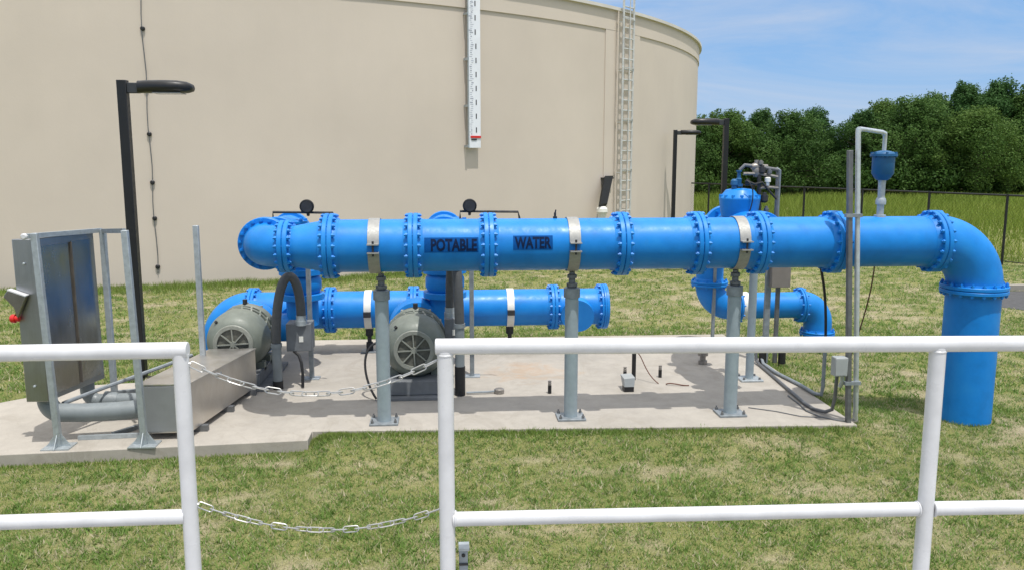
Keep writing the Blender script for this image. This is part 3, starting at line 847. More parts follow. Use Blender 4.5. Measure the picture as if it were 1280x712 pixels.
# ------------------------------------------------------------------ pump sets
def pump(label, x, y0, z, vol_y, vol_dx, glabel):
    t = thing('pump_motor', label, 'pump', (x, y0, ZP), group='electric pump sets under the blue pipes')
    R = .372; zz = z - ZP; by = .72
    mt = ML().lathe((0, .02, zz), (0, 1, 0), [(0, .235), (.004, .245), (.03, .285), (.08, .325), (.15, .355), (.24, R), (.37, R), (.385, R - .012), (.40, R - .045), (.41, .1)], 56).build('motor_body', 'motor', t)
    vb_ = ML().lathe((0, .02, zz), (0, 1, 0), [(.40, .1), (.40, R - .05), (by - .07, R - .05), (by - .07, .1)], 48).build('vent_band', 'dark_iron', t)
    ML().lathe((0, .02, zz), (0, 1, 0), [(by - .075, .1), (by - .075, R - .02), (by - .06, R), (by, R), (by + .02, R - .02), (by + .02, .1)], 56).build('end_ring', 'motor', t)
    for k_ in range(18):
        a = 2 * PI * (k_ + .3) / 18
        d = V((math.cos(a), 0, math.sin(a))); d2 = V((math.cos(a + .16), 0, math.sin(a + .16)))
        ML().bar(V((0, .41, zz)) + d * (R - .03), V((0, by - .05, zz)) + d2 * (R - .03), .022, .03).build('vent_rib', 'motor' if k_ % 3 else 'motor_light', vb_)
    ML().ring((0, .02 + .53, zz), (0, 1, 0), R - .012, R - .05, .025, 48).build('vent_hoop', 'motor', vb_)
    gr = ML(); gr.ring((0, .008, zz), (0, 1, 0), .238, .188, .03, 48, .008)
    fan = gr.build('fan_grille', 'motor_light', t)
    for k_ in range(8):
        a = 2 * PI * k_ / 8 + D(3)
        d = V((math.cos(a), 0, math.sin(a)))
        ML().bar(V((0, .004, zz)) + d * .03, V((0, .004, zz)) + d * .192, .022, .014).build('spoke', 'motor_light', fan)
    ML().lathe((0, -.004, zz), (0, 1, 0), [(0, .035), (.015, .04), (.02, .03)], 20).build('hub', 'motor_light', fan)
    ML().lathe((0, .0155, zz), (0, 1, 0), [(0, .187), (.004, .187)], 40).build('fan_screen', 'grille_screen', fan)
    ML().lathe((-.2, .1, zz + .25), (-.5, -.6, .6), [(0, .018), (.03, .018)], 8).build('cap_screw', 'dark_iron', mt)
    # ventilated end bell
    eb = ML().lathe((0, by + .03, zz), (0, 1, 0), [(0, R - .05), (.02, R - .01), (.06, R - .01), (.061, R - .06), (.17, R - .08), (.171, R - .02), (.21, R - .03), (.27, .16)], 48).build('end_bell', 'motor', t)
    for k_ in range(12):
        a = 2 * PI * k_ / 12
        d = V((math.cos(a), 0, math.sin(a)))
        ML().bar(V((0, by + .09, zz)) + d * (R - .022), V((0, by + .205, zz)) + d * (R - .03), .03, .045).build('bell_rib', 'motor_light', eb)
    ML().tube([(0, by - .02, zz + R - .01), (0, by - .02, zz + R + .06)], .03, 10).build('lifting_eye', 'dark_iron', mt)
    vy = vol_y - y0
    ML().cyl((0, by + .25, zz), (0, vy - .1, zz), .10, n=20).build('shaft_guard', 'dark_iron', t)
    vo = ML(); vo.lathe((0, vy - .15, zz), (0, 1, 0), [(0, .22), (.03, .34), (.12, .38), (.2, .38), (.27, .34), (.3, .22)], 44)
    vo.cyl((0, vy, zz + .02), (vol_dx, vy, zz + .02), .185, n=30)
    vo.build('pump_casing', 'blue', t)
    bz = zz - R
    ln = vy + .35
    ML().box((0, ln / 2 - .12, .02), (.84, ln + .1, .04)).build('grout_base', 'skid', t, bev=.006)
    sk = ML(); sk.box((0, ln / 2 - .12, .05 + (bz - .03) / 2), (.62, ln - .08, bz - .02)); sk.build('skid', 'skid', t, bev=.006)
    for sx in (-1, 1):
        for yy in (.28, by - .08):
            ML().box((sx * .25, yy, bz + .04), (.12, .12, .12)).build('motor_foot', 'motor', t, bev=.004)
    return t
M['grille_screen'] = simple('dark fan screen', (.10, .10, .082), .7, var=.3, scale=30)  # dark mottled tone of the disc closing the grille behind the spokes
pA = pump('grey green pump motor behind the steel trough at left', -2.565, 10.14, .665, 11.05, .68, '')
pB = pump('grey green pump motor with full spoked fan grille in mid pad', -.385, 9.62, .672, 11.05, .365, '')

def conduit_riser(label, x, y, sleeve, pvc_top, curve, box_c, box_s):
    t = thing('conduit_riser', label, 'conduit', (x, y, ZP), group='motor power conduits rising from the pad')
    MB().cyl((x, y, ZP), (x, y, sleeve), .062, n=20).build('black_sleeve', 'rubber', t)
    MB().lathe((x, y, sleeve), (0, 0, 1), [(0, .056), (pvc_top - sleeve - .05, .056), (pvc_top - sleeve - .049, .066), (pvc_top - sleeve, .066)], 20).build('pvc_pipe', 'pvc', t)
    MB().tube(curve, .056, 16).build('flexible_hose', 'hose', t)
    bx_ = MB().box(box_c, box_s).build('terminal_box', 'skid', t, bev=.008)
    MB().box((box_c[0] + .03, box_c[1] - box_s[1] / 2 - .002, box_c[2] - .02), (.05, .006, .07)).build('box_label', 'yellow_tag', bx_)
    MB().lathe((curve[-1].x, curve[-1].y, curve[-1].z - .11), (0, 0, 1), [(0, .07), (.06, .07), (.061, .062), (.12, .062)], 16).build('hose_fitting', 'galv', t)
    return t
conduit_riser('dark arched hose looping up between the two pump motors', -2.045, 10.1, .22, .68,
              bez((-2.045, 10.1, .68), (-2.03, 10.1, 1.68), (-1.76, 10.25, 1.68), (-1.765, 10.25, .98), 26), (-1.80, 10.36, .72), (.30, .28, .34))
conduit_riser('grey pipe and hose standing right of the motor with full grille', .147, 9.65, .47, .98,
              bez((.147, 9.65, .98), (.13, 9.65, 2.0), (.05, 10.1, 2.0), (.04, 10.1, 1.08), 26), (.06, 10.12, .82), (.18, .26, .30))

def wire_item(name, label, cat, pts, r, mat, group=None, n=8):
    o = MB().tube(pts, r, n); p = V(pts[0]) if V(pts[0]).z < V(pts[-1]).z else V(pts[-1])
    ob = o.build(name, mat, loc=p); return tag(ob, label, cat, group)
wire_item('cable', 'black looped cable by the motor base left of grey column', 'cable', bez((-.80, 9.75, .75), (-1.02, 9.7, .72), (-.98, 9.6, .35), (-.82, 9.5, .14), 16), .014, 'rubber')
wire_item('cable', 'short black cable dropping beside the arched hose', 'cable', [V((-1.87, 10.25, .55)), V((-1.8, 10.2, .50)), V((-1.765, 10.15, .42)), V((-1.75, 10.12, .28)), V((-1.752, 10.1, .13))], .018, 'rubber')

# slim posts behind the pipe
def strut_post(label, x, y, top, group, w=.055, mat='galv_dull', base=True):
    t = thing('strut_post', label, 'post', (x, y, ZP), group=group)
    ML().box((0, 0, (top - ZP) / 2 + .006), (w, w, top - ZP - .012)).build('post', mat, t, bev=.004)
    if base: ML().box((0, 0, .006), (.2, .16, .012)).build('base_plate', 'galv', t)
    return t
strut_post('slim grey post below the left check valve', -1.71, 10.55, ZM - .33, 'slim posts under the discharge valves')
strut_post('slim grey post just right of the second conduit riser', .315, 10.5, ZM - .33, 'slim posts under the discharge valves')

# ------------------------------------------------------------------ control valve and bypass on the right
XB = 3.5
cv = thing('control_valve', 'blue domed control valve with pilot tubing standing above the long pipe', 'valve', (XB, 9.8, 0))
MB().lathe((XB, 9.15, ZM), (0, 1, 0), [(0, .19), (.12, .19), (.2, .23), (.4, .27), (.75, .27), (1.0, .23), (1.08, .19), (1.2, .19)], 40).build('valve_body', 'blue', cv)
for yy in (9.18, 10.32):
    flange(cv, (XB, yy, ZM), (0, 1, 0), .19, .30, .08, 12, 12)
dm = MB().lathe((XB - .02, 9.8, ZM + .2), (0, 0, 1), [(0, .205), (.06, .22), (.08, .222), (.20, .238), (.212, .24), (.225, .234), (.25, .21), (.31, .165), (.322, .12), (.33, .06)], 44).build('dome', 'blue', cv)
for k_ in range(14):
    a = 2 * PI * k_ / 14
    MB().lathe((XB - .02 + .22 * math.cos(a), 9.8 + .22 * math.sin(a), ZM + .42), (0, 0, 1), [(0, .02), (.035, .02)], 6).build('bolt', 'blue', dm)
MB().lathe((XB - .04, 9.8, ZM + .55), (0, 0, 1), [(0, .05), (.03, .05), (.031, .032), (.09, .036), (.1, .022), (.17, .02), (.175, .034), (.19, .034)], 16).build('stem_indicator', 'blue_valve', cv)
MB().lathe((XB - .11, 9.75, ZM + .52), (0, 0, 1), [(0, .03), (.05, .03), (.051, .045), (.1, .04), (.12, .02)], 14).build('pilot_valve', 'blue_valve', cv)
pv = MB(); pv.lathe((XB + .10, 9.78, ZM + .78), (1, .1, 0), [(0, .03), (.03, .045), (.09, .045), (.12, .03), (.2, .028)], 14); pv.lathe((XB + .16, 9.78, ZM + .66), (0, 0, 1), [(0, .028), (.04, .045), (.1, .045), (.13, .025), (.2, .025)], 14)
pv.build('pilot_regulator', 'brass', cv)
MB().tube([(XB - .03, 9.8, ZM + .74), (XB + .02, 9.78, ZM + .80), (XB + .1, 9.78, ZM + .79), (XB + .25, 9.78, ZM + .77), (XB + .42, 9.8, ZM + .745), (XB + .44, 9.82, ZM + .72), (XB + .44, 9.82, ZM + .15)], .022, 10).build('pilot_tube', 'dark_galv', cv)
MB().tube([(XB + .0, 9.76, ZM + .70), (XB + .2, 9.76, ZM + .70), (XB + .43, 9.80, ZM + .66)], .018, 8).build('pilot_tube', 'brass', cv)
MB().tube([(XB + .19, 9.76, ZM + .68), (XB + .2, 9.76, ZM + .5), (XB + .215, 9.76, ZM + .12)], .026, 8).build('pilot_tube', 'dark_iron', cv)
MB().tube([(XB + .19, 9.75, ZM + .53), (XB + .32, 9.75, ZM + .54), (XB + .44, 9.8, ZM + .53)], .015, 8).build('pilot_tube', 'brass', cv)
MB().lathe((XB + .29, 9.74, ZM + .56), (0, 0, 1), [(0, .02), (.04, .02), (.045, .035), (.09, .035), (.1, .02)], 12).build('needle_valve', 'yellow_tag', cv)
for (dx, dz, r_, h_, m_) in ((.22, .70, .04, .10, 'dark_iron'), (.31, .69, .03, .07, 'dark_galv'), (.20, .80, .03, .06, 'brass'), (.05, .56, .03, .08, 'dark_iron'), (.26, .36, .045, .12, 'dark_iron'), (.29, .22, .03, .10, 'dark_galv')):
    MB().lathe((XB + dx, 9.75, ZM + dz), (0, 0, 1), [(0, r_ * .6), (h_ * .2, r_), (h_ * .75, r_), (h_ * .76, r_ * .6), (h_, r_ * .55)], 12).build('pilot_fitting', m_, cv)
MB().tube([(XB + .02, 9.72, ZM + .62), (XB + .12, 9.71, ZM + .58), (XB + .22, 9.73, ZM + .60), (XB + .31, 9.74, ZM + .50), (XB + .42, 9.78, ZM + .40)], .013, 8).build('pilot_tube', 'dark_iron', cv)
MB().tube([(XB + .42, 9.82, ZM + .76), (XB + .46, 9.82, ZM + .74), (XB + .465, 9.85, ZM - .2)], .02, 8).build('pilot_tube', 'galv_dull', cv)
MB().tube(bez((XB - .02, 9.56, ZM + .62), (XB + .06, 9.5, ZM + .56), (XB + .05, 9.53, ZM + .35), (XB - .01, 9.54, ZM + .22), 14), .007, 6).build('control_tube', 'rubber', cv)

YB, XV = 12.1, 3.89
byp = thing('bypass_pipe', 'smaller blue pipe with two elbows bending down behind the long pipe at right', 'pipe', (5.05, YB, 0))
ZB, RB_ = .695, .193
e = [V((XB, 10.36, ZM)), V((XB, 10.5, ZM)), V((XB + .06, 10.75, ZM - .05)), V((XV - .06, 11.5, ZM - .27)), V((XV, 11.76, ZM - .30))] + arc((XV, YB - .34, ZM - .64), PI / 2, 0, .34, (0, 1, 0), (0, 0, 1), 14)[1:] + [V((XV, YB, 1.05))]
MB().tube(e, .198, 36).build('elbow', 'blue', byp)
flange(byp, (XV, YB, 1.04), (0, 0, 1), .193, .27, .07, 10, 10, bolt_r=.017)
e = [V((XV, YB, 1.03))] + arc((XV + .33, YB, ZB + .33), PI, PI * 1.5, .33, (1, 0, 0), (0, 0, 1), 16)[1:] + [V((XV + .38, YB, ZB))]
MB().tube(e, .203, 36).build('elbow', 'blue', byp)
MB().lathe((XV + .36, YB, ZB), (1, 0, 0), [(0, RB_), (5.27 - XV - .36, RB_)], 36).build('pipe_spool', 'blue', byp)
for x in (XV + .42, 5.29):
    flange(byp, (x, YB, ZB), (1, 0, 0), RB_, .262, .07, 10, 10, bolt_r=.017)
e = [V((5.27, YB, ZB))] + arc((5.30, YB, ZB - .28), PI / 2, 0, .28, (1, 0, 0), (0, 0, 1), 14) + [V((5.58, YB, .3))]
MB().tube(e, .205, 36).build('elbow', 'blue', byp)
flange(byp, (5.58, YB, .27), (0, 0, 1), .193, .255, .06, 10, 10, bolt_r=.017)
MB().cyl((5.58, YB, -.2), (5.58, YB, .27), .19, n=32).build('riser_pipe', 'blue', byp)
MB().ring((4.42, YB, ZB), (1, 0, 0), RB_ + .012, RB_ - .003, .11, 36).build('clamp', 'yellow_tag', byp)

t = thing('pipe_stand', 'short grey round stand with square base behind the column below the control valve', 'pipe support', (3.79, 10.06, ZP))
MB().cyl((3.79, 10.06, ZP + .02), (3.79, 10.06, 1.72), .05, n=18).build('pole', 'column', t)
MB().box((3.79, 10.06, ZP + .012), (.28, .26, .024)).build('base_plate', 'galv', t, bev=.004)
for sx in (-1, 1):
    for sy in (-1, 1):
        MB().lathe((3.79 + sx * .1, 10.06 + sy * .09, ZP + .02), (0, 0, 1), [(0, .014), (.03, .014)], 6).build('anchor_bolt', 'dark_galv', t)
# instrument strut frame with junction box
t = thing('instrument_stand', 'tall twin strut stand with a brown grey box behind the control valve', 'instrument stand', (4.37, 10.9, ZP))
for x, w in ((4.31, .075), (4.45, .05)):
    MB().box((x, 10.9, (1.75 + ZP) / 2), (w, .05, 1.75 - ZP)).build('strut', 'dark_galv' if x > 4.4 else 'galv_dull', t, bev=.003)
MB().box((4.44, 10.83, 1.37), (.26, .10, .40)).build('junction_box', 'box_brown', t, bev=.006)
MB().cyl((4.26, 10.85, ZP), (4.26, 10.85, .34), .05, n=14).build('conduit_boot', 'rubber', t)
MB().cyl((4.53, 10.85, ZP), (4.53, 10.85, .30), .05, n=14).build('conduit_boot', 'rubber', t)
strut_post('thin grey post left of the column below the control valve', 3.90, 11.9, 1.85, 'posts on the right of the pad', .045)
t = thing('drain_valve', 'tan drain fitting at the foot of the column by the pad back edge', 'valve', (3.45, 10.9, ZP))
MB().lathe((3.45, 10.9, ZP), (0, 0, 1), [(0, .06), (.05, .06), (.051, .04), (.12, .04), (.121, .07), (.16, .07)], 14).build('fitting', 'brass', t)
MB().tube([(3.30, 10.9, ZP + .17), (3.55, 10.9, ZP + .17)], .02, 8).build('handle', 'dark_iron', t)

# conduits lying on the pad
wire_item('floor_conduit', 'grey conduit lying along the right edge of the concrete pad', 'conduit',
          [V((4.24, 10.85, .5)), V((4.24, 10.83, .2)), V((4.235, 10.75, .148)), V((4.22, 10.3, .145)), V((4.29, 9.7, .145)), V((4.30, 9.3, .145)), V((4.335, 9.2, .16)), V((4.345, 9.19, .25)), V((4.345, 9.19, .80))], .022, 'galv_dull')
wire_item('floor_conduit', 'second conduit curving along the pad to the strut post with a box', 'conduit',
          [V((4.18, 10.9, .4)), V((4.175, 10.85, .17)), V((4.17, 10.7, .142)), V((4.13, 10.2, .142)), V((4.07, 9.5, .142)), V((4.02, 8.95, .142)), V((4.03, 8.72, .142)), V((4.1, 8.58, .15)), V((4.135, 8.5, .2)), V((4.14, 8.46, .34)), V((4.13, 8.42, .62))], .02, 'dark_galv')
wire_item('cable', 'thin dark cable lying loose across the right front of the pad', 'cable',
          [V((3.98, 9.3, .128)), V((3.97, 8.95, .128)), V((3.94, 8.7, .128)), V((4.0, 8.5, .128)), V((4.1, 8.38, .128)), V((4.19, 8.31, .128))], .009, 'dark_galv')
wire_item('cable', 'thin brown cable running left across the concrete to the strut post', 'cable',
          [V((3.35, 8.88, .126)), V((3.6, 8.72, .126)), V((3.8, 8.52, .126)), V((3.95, 8.48, .126)), V((4.05, 8.46, .126))], .006, 'dark_galv')
wire_item('cable', 'black cable hanging from the pipe into the thin conduit', 'cable', bez((4.12, 8.98, 1.76), (4.2, 9.0, 1.5), (4.33, 9.19, 1.3), (4.345, 9.19, .78), 14), .016, 'rubber')
wire_item('cable', 'thin brown wire hanging below the air valve into the grass', 'cable', bez((4.78, 9.02, 1.75), (4.84, 9.1, 1.3), (4.82, 9.5, .6), (4.9, 9.9, .0), 14), .008, 'wire_red')

# ------------------------------------------------------------------ air release valve and its vent post
av = thing('air_release_valve', 'small blue air release valve on a steel nipple above the pipe', 'valve', (4.625, YM, ZM + RM - .01))
MB().lathe((4.625, YM, ZM + RM - .012), (0, 0, 1), [(0, .062), (.03, .06), (.031, .036), (.14, .036), (.141, .052), (.18, .054), (.21, .044), (.211, .036), (.35, .037), (.41, .042), (.43, .055)], 20).build('nipple', 'galv', av)
MB().lathe((4.625, YM, ZM + RM + .385), (0, 0, 1), [(0, .055), (.015, .075), (.06, .105), (.07, .112), (.25, .114), (.251, .137), (.275, .137), (.276, .12), (.29, .11), (.305, .06), (.31, .03)], 32).build('valve_body', 'blue_valve', av)
for k_ in range(6):
    a = 2 * PI * k_ / 6 + .3
    MB().lathe((4.625 + .122 * math.cos(a), YM + .122 * math.sin(a), ZM + RM + .625), (0, 0, 1), [(0, .013), (.055, .013)], 6).build('bolt', 'blue_valve', av)
MB().tube([(4.625, YM, 2.93), (4.625, YM, 3.10), (4.615, YM - .01, 3.13), (4.57, YM - .04, 3.145), (4.25, 8.40, 3.165), (4.155, 8.32, 3.165)], [.022, .022, .026, .022, .022, .026], 12).build('vent_pipe', 'galv_bright', av)

vp = thing('conduit_post', 'tall steel strut and conduit pair at the front right corner of the pad', 'post', (4.22, 8.3, ZP))
MB().bar((4.222, 8.30, ZP), (4.065, 8.30, 2.955), .056, .045).build('strut', 'dark_galv', vp, bev=.003)
MB().tube([(4.335, 8.36, .10), (4.31, 8.33, .19), (4.303, 8.31, .26), (4.225, 8.31, 1.7), (4.145, 8.31, 3.13), (4.155, 8.315, 3.165)], [.026, .026, .026, .026, .026, .032], 14).build('conduit', 'galv_bright', vp)
MB().lathe((4.34, 8.37, .05), (-.35, -.3, .9), [(0, .038), (.06, .042), (.09, .036)], 12).build('conduit_elbow', 'brass', vp)
for z in (.55, 2.3):
    x = 4.222 - (z - ZP) * .0555
    MB().box((x + .035, 8.285, z), (.17, .05, .035)).build('clamp', 'galv_dull', vp)
jb = MB().box((4.085, 8.29, .735), (.135, .11, .20)).build('junction_box', 'box_grey', vp, bev=.008)
MB().box((4.075, 8.232, .735), (.11, .006, .17)).build('box_cover', 'box_grey', jb)
MB().tube([(4.12, 8.29, .64), (4.135, 8.31, .56), (4.13, 8.34, .5)], .022, 8).build('box_conduit', 'galv', jb)

# ------------------------------------------------------------------ stubs on the pad
def stub(label, x, y):
    t = thing('pipe_stub', label, 'pipe stub', (x, y, ZP), group='short capped stubs in the concrete')
    ML().cyl((0, 0, 0), (0, 0, .10), .022, n=12).build('sleeve', 'rubber', t)
    ML().lathe((0, 0, .10), (0, 0, 1), [(0, .020), (.03, .020), (.04, .012), (.041, .021), (.055, .021)], 12).build('cap', 'brass', t)
    return t
s1 = stub('small black capped stub left of the middle column', 1.207, 9.64)
dup(s1, (2.235, 10.217, ZP), 'small black capped stub just behind the small grey outlet box')
dup(s1, (2.698, 10.259, ZP), 'small black capped stub standing alone right of the outlet box')
t = thing('outlet_box', 'small grey outlet box with black foot set on the bare concrete', 'outlet box', (2.16, 9.68, ZP))
MB().box((2.16, 9.68, ZP + .03), (.115, .12, .06)).build('foot', 'rubber', t)
MB().add([(2.10, 9.62, .18), (2.22, 9.62, .18), (2.22, 9.74, .18), (2.10, 9.74, .18), (2.10, 9.64, .28), (2.235, 9.64, .29), (2.235, 9.86, .29), (2.10, 9.86, .28)],
         [(3, 2, 1, 0), (4, 5, 6, 7), (0, 1, 5, 4), (1, 2, 6, 5), (2, 3, 7, 6), (3, 0, 4, 7)]).build('box', 'box_grey', t, bev=.004)
t = thing('conduit_stub', 'tall thin black pipe behind the outlet box with a wire hanging from it', 'conduit', (2.337, 10.17, ZP))
MB().cyl((2.337, 10.17, ZP), (2.337, 10.17, .46), .026, n=12).build('pipe', 'rubber', t)
MB().tube(bez((2.337, 10.17, .46), (2.44, 10.17, .52), (2.42, 10.1, .25), (2.60, 9.95, .125), 16), .007, 6).build('wire', 'wire_red', t)
wire_item('loose_wire', 'short loose brown wire end lying on the concrete right of the outlet box', 'wire', bez((2.68, 9.9, .13), (2.74, 9.86, .17), (2.85, 9.83, .12), (2.95, 9.83, .127), 10), .008, 'wire_red')
t = thing('floor_drain_tube', 'short grey tube with a round cap lying on the pad by the motor base', 'pipe stub', (.6, 9.7, ZP))
MB().tube([(.22, 9.66, .145), (.5, 9.68, .145), (.58, 9.69, .15)], .013, 8).build('tube', 'galv_dull', t)
MB().lathe((.61, 9.69, .12), (0, 0, 1), [(0, .06), (.05, .06), (.06, .045)], 16).build('cap', 'brass', t)

# ------------------------------------------------------------------ control cabinet, frame, trough
cf = thing('equipment_rack', 'galvanised strut rack of four posts around the stainless cabinet', 'rack', (-3.4, 8.9, ZP))
def foot(mb, x, y, w=.05):
    b0 = .13
    mb.add([(x - b0, y - b0 * .8, ZP), (x + b0, y - b0 * .8, ZP), (x + b0, y + b0 * .8, ZP), (x - b0, y + b0 * .8, ZP),
            (x - b0, y - b0 * .8, ZP + .012), (x + b0, y - b0 * .8, ZP + .012), (x + b0, y + b0 * .8, ZP + .012), (x - b0, y + b0 * .8, ZP + .012)],
           [(3, 2, 1, 0), (4, 5, 6, 7), (0, 1, 5, 4), (1, 2, 6, 5), (2, 3, 7, 6), (3, 0, 4, 7)])
    for s, a in ((-1, 0), (1, 0), (0, -1)):
        d = V((s, a, 0)); e_ = V((-d.y, d.x, 0)) * .004
        p = V((x, y, ZP + .012))
        tri = [p + d * .022, p + d * .115, p + d * .022 + V((0, 0, .13))]
        mb.add([q - e_ for q in tri] + [q + e_ for q in tri], [(0, 1, 2), (5, 4, 3), (0, 3, 4, 1), (1, 4, 5, 2), (2, 5, 3, 0)])
for (x0, y0, x1, y1, top) in ((-3.755, 8.15, -3.815, 8.15, 2.19), (-2.95, 8.15, -3.0, 8.15, 2.21), (-3.60, 9.17, -3.60, 9.17, 2.14), (-2.79, 9.68, -2.79, 9.68, 2.13)):
    pm = MB(); pm.bar((x0, y0, ZP), (x1, y1, top), .058, .058)
    po = pm.build('post', 'galv', cf, bev=.004)
    fm = MB(); foot(fm, x0, y0); fm.build('foot_plate', 'galv', po)
MB().bar((-3.87, 8.10, 2.165), (-3.63, 9.18, 2.125), .045, .045).build('top_rail', 'galv', cf)
MB().lathe((-3.875, 8.06, 2.165), (0, 1, 0), [(0, .02), (.01, .03), (.03, .03)], 10).build('rail_cap', 'white_paint', cf)
MB().bar((-3.59, 9.15, 2.12), (-3.03, 8.22, 2.20), .03, .045).build('top_rail', 'galv_dull', cf)
MB().bar((-3.58, 9.2, .36), (-2.83, 9.66, .30), .05, .05).build('low_rail', 'galv_dull', cf)

cab = thing('control_cabinet', 'tall reflective stainless steel control cabinet with a red lamp at left', 'cabinet', (-3.9, 8.9, .57))
MB().add([(-4.04, 8.19, .565), (-3.835, 8.19, .565), (-3.665, 9.11, .55), (-3.88, 9.14, .55), (-4.045, 8.19, 2.13), (-3.845, 8.19, 2.13), (-3.675, 9.11, 2.115), (-3.89, 9.14, 2.115)],
         [(3, 2, 1, 0), (4, 5, 6, 7), (0, 1, 5, 4), (1, 2, 6, 5), (2, 3, 7, 6), (3, 0, 4, 7)]).build('body', 'stainless_dark', cab, bev=.006)
def on_side(f, z, o):     # f: share of the way back along the cabinet's long side, o: how proud
    return V((-3.84 + .17 * f + .982 * o, 8.19 + .92 * f - .185 * o, z))
for f0, f1 in ((.05, .53), (.58, .97)):
    cs = [(f0, .62), (f1, .61), (f1, 2.05), (f0, 2.06)]
    MB().add([on_side(f, z, .004 - (z - .6) * .006) for f, z in cs] + [on_side(f, z, .013 - (z - .6) * .006) for f, z in cs],
             [(3, 2, 1, 0), (4, 5, 6, 7), (0, 1, 5, 4), (1, 2, 6, 5), (2, 3, 7, 6), (3, 0, 4, 7)]).build('door', 'stainless', cab)
M['seam'] = simple('dull seam steel', (.15, .13, .11), .5, .5, var=.2)
MB().bar(on_side(.555, .62, .006), on_side(.555, 2.05, .0), .012, .045).build('door_seam', 'seam', cab)
# hinged window hood and lamp on the left side
MB().add([(-4.046, 8.17, 1.50), (-4.13, 8.17, 1.60), (-4.09, 8.17, 1.66), (-3.93, 8.17, 1.60), (-4.02, 8.17, 1.40),
          (-4.046, 8.12, 1.50), (-4.13, 8.12, 1.60), (-4.09, 8.12, 1.66), (-3.93, 8.12, 1.60), (-4.02, 8.12, 1.40)],
         [(0, 1, 2, 3, 4), (9, 8, 7, 6, 5), (0, 5, 6, 1), (1, 6, 7, 2), (2, 7, 8, 3), (3, 8, 9, 4), (4, 9, 5, 0)]).build('switch_hood', 'stainless', cab, bev=.004)
MB().bar((-4.085, 8.145, 1.668), (-3.925, 8.145, 1.607), .075, .01).build('hood_highlight', 'white_paint', cab)  # white strip paints a highlight along the hood's top
MB().lathe((-4.02, 8.15, 1.39), (-1, 0, 0), [(0, .03), (.03, .03), (.031, .042), (.06, .042), (.075, .03)], 16).build('red_lamp', 'red', cab)
for z in (.72, 1.9):
    MB().lathe((-3.95, 8.19, z), (0, -1, 0), [(0, .012), (.012, .012), (.016, .006)], 10).build('screw', 'galv', cab)
# large pvc sweeps from the cabinet to the trough
def cond(label, pts, r, mat='pvc'):
    t_ = thing('cable_conduit', label, 'conduit', (pts[-1][0], pts[-1][1], ZP))
    MB().tube(pts, r, 20).build('pipe', mat, t_); return t_
q = [V((-3.93, 8.36, .64)), V((-3.93, 8.36, .57))] + arc((-3.80, 8.37, .53), PI, 1.5 * PI, .13, (1, 0, 0), (0, 0, 1), 10) + [V((-3.6, 8.40, .385)), V((-3.3, 8.43, .385)), V((-3.0, 8.46, .40))]
t = cond('thick grey plastic conduit sweeping from the cabinet front into the trough', q, .092)
q = [V((-3.80, 8.98, .64)), V((-3.80, 8.98, .50))] + arc((-3.68, 8.98, .46), PI, 1.5 * PI, .12, (1, 0, 0), (0, 0, 1), 10) + [V((-3.4, 8.98, .342)), V((-2.93, 8.97, .345))]
t = cond('second slimmer grey plastic conduit further back under the cabinet', q, .072)
MB().lathe((-3.52, 8.98, .343), (1, 0, 0), [(-.1, .1), (0, .085), (.03, .075)], 18).build('bell_end', 'pvc', t)
wire_item('thin_conduit', 'thin steel conduit slanting up from the cabinet foot to the trough', 'conduit', [V((-3.82, 8.45, .47)), V((-3.6, 8.9, .50)), V((-3.2, 9.55, .56)), V((-2.98, 9.9, .60))], .022, 'galv_dull')
ft = MB(); ft.bar((-3.66, 8.36, ZP + .022), (-3.05, 8.40, ZP + .022), .04, .04); tag(ft.build('floor_strut', 'galv', loc=(-3.35, 8.38, ZP)), 'short steel strut lying on the pad below the thick conduit', 'strut')
ft = MB(); ft.bar((-3.36, 8.44, ZP + .022), (-3.06, 8.86, ZP + .022), .04, .04); tag(ft.build('floor_strut', 'galv_dull', loc=(-3.2, 8.65, ZP)), 'second strut lying slantwise on the pad toward the trough', 'strut')

# trough
tr = thing('cable_trough', 'long stainless steel cable trough running back from the cabinet frame to the left motor', 'trough', (-2.7, 9.1, ZP))
z0, z1 = .185, .675
P = [(-3.045, 8.30), (-2.555, 8.30), (-2.275, 10.0), (-2.80, 10.0)]
MB().add([(x, y, z0) for x, y in P] + [(x, y, z1 - (.04 if i > 1 else 0)) for i, (x, y) in enumerate(P)],
         [(3, 2, 1, 0), (4, 5, 6, 7), (0, 1, 5, 4), (1, 2, 6, 5), (2, 3, 7, 6), (3, 0, 4, 7)]).build('body', 'stainless_matt', tr, bev=.006)
MB().box((-2.80, 8.293, (z0 + z1) / 2 + .005), (.50, .012, z1 - z0 - .03)).build('end_plate', 'plate_grey', tr, bev=.003)
cvp = [(-3.055, 8.285), (-2.545, 8.285), (-2.265, 10.01), (-2.81, 10.01)]
MB().add([(x, y, z1 + .002 - (.04 if i > 1 else 0)) for i, (x, y) in enumerate(cvp)] + [(x, y, z1 + .012 - (.04 if i > 1 else 0)) for i, (x, y) in enumerate(cvp)],
         [(3, 2, 1, 0), (4, 5, 6, 7), (0, 1, 5, 4), (1, 2, 6, 5), (2, 3, 7, 6), (3, 0, 4, 7)]).build('cover', 'stainless_matt', tr)
for yy in (8.55, 9.2, 9.85):
    xx = -2.80 + (yy - 8.3) * .155
    MB().box((xx, yy, (ZP + z0) / 2), (.62, .06, z0 - ZP)).build('floor_bracket', 'dark_galv', tr)
MB().lathe((-2.44, 9.05, .6), (1, -.16, 0), [(0, .014), (.012, .014)], 8).build('screw', 'galv', tr)

